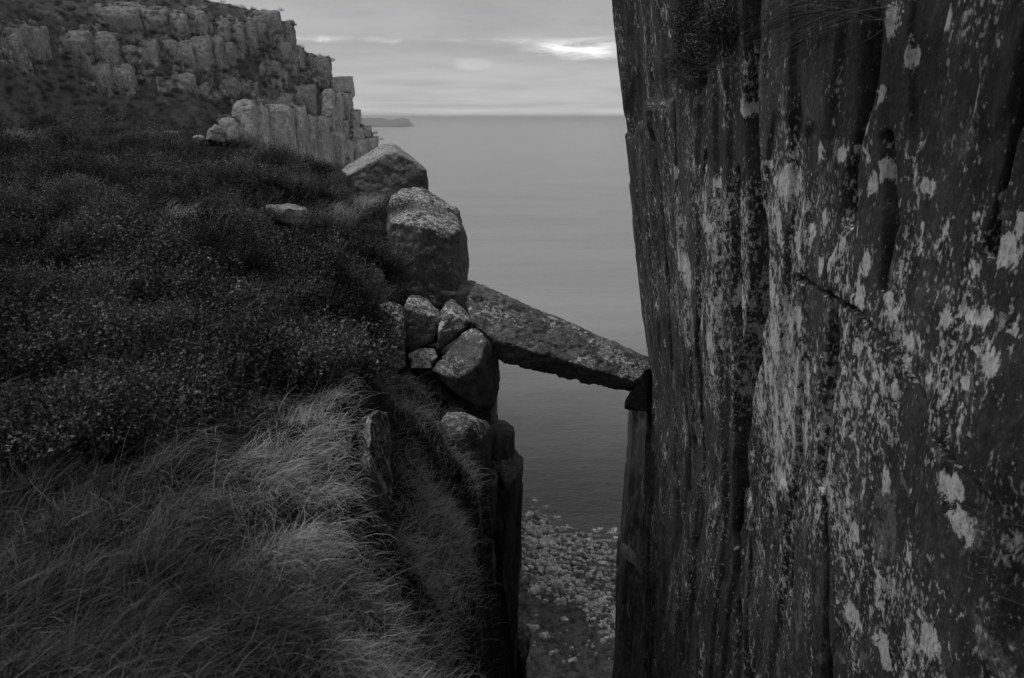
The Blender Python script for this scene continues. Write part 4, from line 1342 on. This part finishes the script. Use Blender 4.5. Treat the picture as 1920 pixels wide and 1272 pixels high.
    add(blades(p[s] + [0, 0, 0.03], dd, np.stack([0 * dd[:, 0], 0 * dd[:, 0], np.full(len(s), 0.9)], 1) + 0.4 * rng.normal(size=(len(s), 3)), rng.uniform(0.15, 0.38, len(s)), W[s],
               np.clip(tone[s] * 1.5 + 0.05, 0, 1), rng.uniform(0.3, 1.4, len(s)), 4, 0.06))
    # pale patches and wisps among the heather
    p = sample_ground(160000, -50, 10, 4.5, 29)
    px, py, _ = proj(p)
    w = np.zeros(len(p))
    for a, b_, sx, sy in PALE:
        w = np.maximum(w, np.exp(-(((px - a) / sx) ** 2 + ((py - b_) / sy) ** 2)))
    k = (rng.random(len(p)) < np.clip(w * 1.6 - 0.15, 0.03, 1))
    p = p[k]; n = len(p); w = w[k]
    d, near = flow(p)
    d = d + rng.normal(size=d.shape) * [0.4, 0.4, 0]; d /= np.linalg.norm(d, axis=1)[:, None]
    r = np.hypot(p[:, 0], p[:, 1])
    add(blades(p + [0, 0, 0.02], d, np.tile([0, 0, 0.9], (n, 1)) + 0.25 * rng.normal(size=(n, 3)), rng.uniform(0.22, 0.48, n), 0.0035 * (0.6 + 0.10 * r), np.clip(0.30 + 0.60 * w + 0.18 * rng.normal(size=n), 0.05, 1),
               rng.uniform(0.7, 1.9, n), 3, 0.06))
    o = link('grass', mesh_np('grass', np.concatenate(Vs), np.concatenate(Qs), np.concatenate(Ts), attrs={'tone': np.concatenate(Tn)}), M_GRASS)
    tag(o, 'long wind-combed pale grass covering the clifftop edge and ledge', 'grass', kind='stuff')


build_grass()


def heather_meshes():
    """eight cushions of upright sprigs with scale leaves and pale dry flower heads"""
    col = bpy.data.collections.new('heather_cushions')
    for k in range(8):
        r2 = np.random.default_rng(900 + k)
        V, Q, A = [], [], []
        ns = 62
        for s in range(ns):
            a = r2.uniform(0, 2 * math.pi); rr = math.sqrt(r2.random()) * 0.24
            root = np.array([rr * math.cos(a) * 0.6, rr * math.sin(a) * 0.6, -0.03])
            tip = np.array([rr * math.cos(a) * 1.25, rr * math.sin(a) * 1.25, 0.24 - 1.6 * rr * rr + r2.normal(0, 0.025)])
            m = 15
            pale = r2.random() < 0.15
            for j in range(m):
                f = 0.25 + 0.75 * j / (m - 1)
                c = root + (tip - root) * f + r2.normal(0, 0.010, 3)
                u = r2.normal(size=3); u[2] += 0.5; u /= np.linalg.norm(u)
                w = np.cross(u, r2.normal(size=3)); w /= np.linalg.norm(w)
                su, sw = r2.uniform(0.010, 0.022), r2.uniform(0.005, 0.011)
                i0 = len(V)
                V += [c - w * sw, c + u * su * 0.5 - w * sw * 0.2, c + u * su, c + w * sw]
                Q.append((i0, i0 + 3, i0 + 2, i0 + 1))
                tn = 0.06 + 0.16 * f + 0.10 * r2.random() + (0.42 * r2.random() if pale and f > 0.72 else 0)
                A += [tn] * 4
            i0 = len(V)
            w = np.array([0.0022, 0, 0])
            V += [root - w, root + w, tip]
            Q_t = (i0, i0 + 1, i0 + 2)
            A += [0.05] * 3
            Q.append((Q_t[0], Q_t[1], Q_t[2], Q_t[2]))
        q4 = np.array([q for q in Q if q[2] != q[3]]); q3 = np.array([q[:3] for q in Q if q[2] == q[3]])
        me = mesh_np('heather_cushion', np.array(V), q4, q3, smooth=False, attrs={'tone': np.clip(A, 0, 1)})
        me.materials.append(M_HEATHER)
        ob = bpy.data.objects.new('heather_cushion', me); col.objects.link(ob)
    return col


HC = heather_meshes()


def scatter(name, pts, rot, scl, idx):
    me = mesh_np(name, pts)
    at = me.attributes.new('rot', 'FLOAT_VECTOR', 'POINT'); at.data.foreach_set('vector', np.asarray(rot, np.float32).ravel())
    at = me.attributes.new('scl', 'FLOAT', 'POINT'); at.data.foreach_set('value', np.asarray(scl, np.float32))
    at = me.attributes.new('idx', 'INT', 'POINT'); at.data.foreach_set('value', np.asarray(idx, np.int32))
    o = link(name, me, M_HEATHER)
    ng = bpy.data.node_groups.new(name + '_scatter', 'GeometryNodeTree')
    ng.interface.new_socket('Geometry', in_out='INPUT', socket_type='NodeSocketGeometry')
    ng.interface.new_socket('Geometry', in_out='OUTPUT', socket_type='NodeSocketGeometry')
    gi = ng.nodes.new('NodeGroupInput'); go = ng.nodes.new('NodeGroupOutput')
    ip = ng.nodes.new('GeometryNodeInstanceOnPoints')
    ci = ng.nodes.new('GeometryNodeCollectionInfo')
    ci.inputs['Collection'].default_value = HC
    ci.inputs['Separate Children'].default_value = True
    ci.inputs['Reset Children'].default_value = True

    def na(nm, dt):
        q = ng.nodes.new('GeometryNodeInputNamedAttribute'); q.data_type = dt; q.inputs['Name'].default_value = nm
        return q.outputs['Attribute']
    er = ng.nodes.new('FunctionNodeEulerToRotation')
    L = ng.links
    L.new(na('rot', 'FLOAT_VECTOR'), er.inputs[0])
    L.new(gi.outputs[0], ip.inputs['Points']); L.new(ci.outputs[0], ip.inputs['Instance'])
    ip.inputs['Pick Instance'].default_value = True
    L.new(na('idx', 'INT'), ip.inputs['Instance Index']); L.new(er.outputs[0], ip.inputs['Rotation']); L.new(na('scl', 'FLOAT'), ip.inputs['Scale'])
    L.new(ip.outputs[0], go.inputs[0])
    md = o.modifiers.new('scatter', 'NODES'); md.node_group = ng
    return o


def build_heather():
    p = sample_ground(18500, -70, 12, 2.4, 34)
    px, py, _ = proj(p)
    edge = 60 * fbm(p, (1.1, 1.1, 0), 4, 0.6, 60)
    w = np.zeros(len(p))
    for a, b_, sx, sy in PALE:
        w = np.maximum(w, np.exp(-(((px - a) / sx) ** 2 + ((py - b_) / sy) ** 2)))
    ex = np.interp(p[:, 1], EDGE_Y, EDGE_X)
    k = ~in_poly(px, py + edge + 8, GRASS_POLY) & (px > -900) & (rng.random(len(p)) > np.clip(w * 2.2 - 0.25, 0, 1)) & (p[:, 0] < ex + 0.05)
    # keep the stones clear
    for a, b_, sx, s0, s1 in ((535, 394, 56, 20, 52), (405, 248, 22, 20, 48), (316, 251, 22, 12, 34), (373, 258, 14, 10, 34), (720, 318, 60, 40, 60), (685, 615, 18, 20, 40), (735, 620, 30, 45, 70), (706, 525, 18, 20, 40)):
        k &= ~((np.abs(px - a) < sx) & (py > b_ - s0) & (py < b_ + s1))
    p = p[k]
    # thin by distance so that cover stays even
    r = np.hypot(p[:, 0], p[:, 1])
    hum = fbm(p, (1.0, 1.0, 0), 2, 0.5, 200)
    s = np.clip(0.72 + 0.030 * r, 0.7, 1.7) * np.clip(1.05 + 0.7 * hum, 0.5, 1.8) * rng.uniform(0.65, 1.35, len(p))
    rot = np.stack([rng.normal(0, .18, len(p)), rng.normal(0, .18, len(p)), rng.uniform(0, 6.28, len(p))], 1)
    o = scatter('heather', p - [0, 0, 0.02], rot, s, rng.integers(0, 8, len(p)))
    tag(o, 'dark wiry heather covering the clifftop on the left', 'heather', kind='stuff')
    # cover on the headland slopes
    v = HEAD_V[rng.integers(0, len(HEAD_V), 4500)] + rng.normal(0, 0.8, (4500, 3)) * [1, 1, 0.2]
    px, py, f = proj(v)
    k = (px > -120) & (px < 720) & (py < 330) & (py > -60) & (f < 240)
    v = np.concatenate([v[k], np.array(TOPS)])
    o = scatter('headland_heather', v - [0, 0, 0.1], np.stack([rng.normal(0, .2, len(v)), rng.normal(0, .2, len(v)), rng.uniform(0, 6.28, len(v))], 1), rng.uniform(1.8, 4.2, len(v)), rng.integers(0, 8, len(v)))
    tag(o, 'dark heather clothing the slopes of the headland', 'heather', kind='stuff')
    # coarse tussocks on the slope far below
    c = rng.uniform([-20, 70], [75, 270], (5200, 2))
    v = np.stack([c[:, 0], c[:, 1], slope_z(c[:, 0], c[:, 1])], 1)
    v = v[(v[:, 2] > SEA + 9)]
    o = scatter('slope_tussocks', v, np.stack([rng.normal(0, .2, len(v)), rng.normal(0, .2, len(v)), rng.uniform(0, 6.28, len(v))], 1), rng.uniform(1.5, 4.5, len(v)), rng.integers(0, 8, len(v)))
    tag(o, 'coarse tussocks roughening the turf slope far below the gully', 'grass', kind='stuff')
    # growth in the hollow and at the foot of the right wall
    pts, sc = [], []
    for a, b_, sx, sy, cnt, s0 in ((1295, 95, 38, 42, 60, 1.0), (1870, 1060, 60, 60, 0, 0.5)):
        for _ in range(cnt):
            yy, zz = on_wall(np.array([a + rng.normal() * sx * 0.6]), np.array([b_ + rng.normal() * sy * 0.6]))
            pts.append([wall_base(yy, zz)[0] + 0.22, yy[0], zz[0]]); sc.append(s0 * rng.uniform(0.6, 1.2))
    o = scatter('wall_heather', np.array(pts), rng.uniform(-0.7, 0.7, (len(pts), 3)), sc, rng.integers(0, 8, len(pts)))
    tag(o, 'dark heather growing in the hollow high on the right wall', 'heather', kind='stuff')


build_heather()


def build_wall_grass():
    Vs = []
    R, D, U, L, W, T, DR = [], [], [], [], [], [], []
    spots = [(1640, 15, 40, 14, 170, 0.75, -0.06), (1540, 30, 26, 18, 160, 0.5, 0.0), (1310, 128, 40, 10, 120, 0.5, 0.05), 
             (1905, 1010, 26, 40, 50, 0.22, 0.0), (1895, 1130, 30, 40, 50, 0.22, 0.0), (1390, 690, 6, 26, 30, 0.3, 0.05)]
    for a, b_, sx, sy, n, ln, xo in spots:
        px = a + rng.normal(size=n) * sx; py = b_ + rng.normal(size=n) * sy
        yy, zz = on_wall(px, py)
        R.append(np.stack([wall_base(yy, zz) + xo + 0.05, yy, zz], 1))
        d = np.stack([np.full(n, -0.35), 0.75 + 0.3 * rng.normal(size=n), -0.3 + 0.2 * rng.normal(size=n)], 1)
        d /= np.linalg.norm(d, axis=1)[:, None]
        D.append(d); U.append(np.stack([np.full(n, -0.5), np.full(n, 0.3), 0.2 + 0.3 * rng.normal(size=n)], 1))
        L.append(rng.uniform(0.6, 1.2, n) * ln); W.append(rng.uniform(0.002, 0.004, n)); T.append(np.clip(0.10 + 0.10 * rng.normal(size=n), 0.02, 0.6)); DR.append(rng.uniform(1.6, 2.8, n))
    c = np.concatenate
    v, q, t, tn = blades(c(R), c(D), c(U), c(L), c(W), c(T), c(DR), 5, 0.05)
    o = link('wall_grass', mesh_np('wall_grass', v, q, t, attrs={'tone': tn}), M_GRASS)
    tag(o, 'thin grass hanging from cracks in the right wall', 'grass', kind='stuff')


build_wall_grass()


# ------------------------------------------------------------------ air
def build_haze():
    me = bpy.data.meshes.new('haze')
    bm = bmesh.new()
    bmesh.ops.create_cube(bm, size=1.0)
    for v in bm.verts:
        v.co = Vector((v.co.x * 220000, v.co.y * 220000, (SEA - 1 if v.co.z < 0 else 75.0)))
    bm.to_mesh(me); bm.free()
    m = bpy.data.materials.new('haze_air'); m.use_nodes = True
    n = m.node_tree.nodes; n.clear()
    pv = n.new('ShaderNodeVolumePrincipled'); o = n.new('ShaderNodeOutputMaterial')
    pv.inputs['Color'].default_value = (0.95, 0.95, 0.95, 1)
    pv.inputs['Density'].default_value = HAZE
    m.node_tree.links.new(pv.outputs[0], o.inputs['Volume'])
    me.materials.append(m)
    tag(link('haze', me), 'thin pale sea haze over the water', 'haze', kind='stuff')


HAZE = 5.0e-5
build_haze()
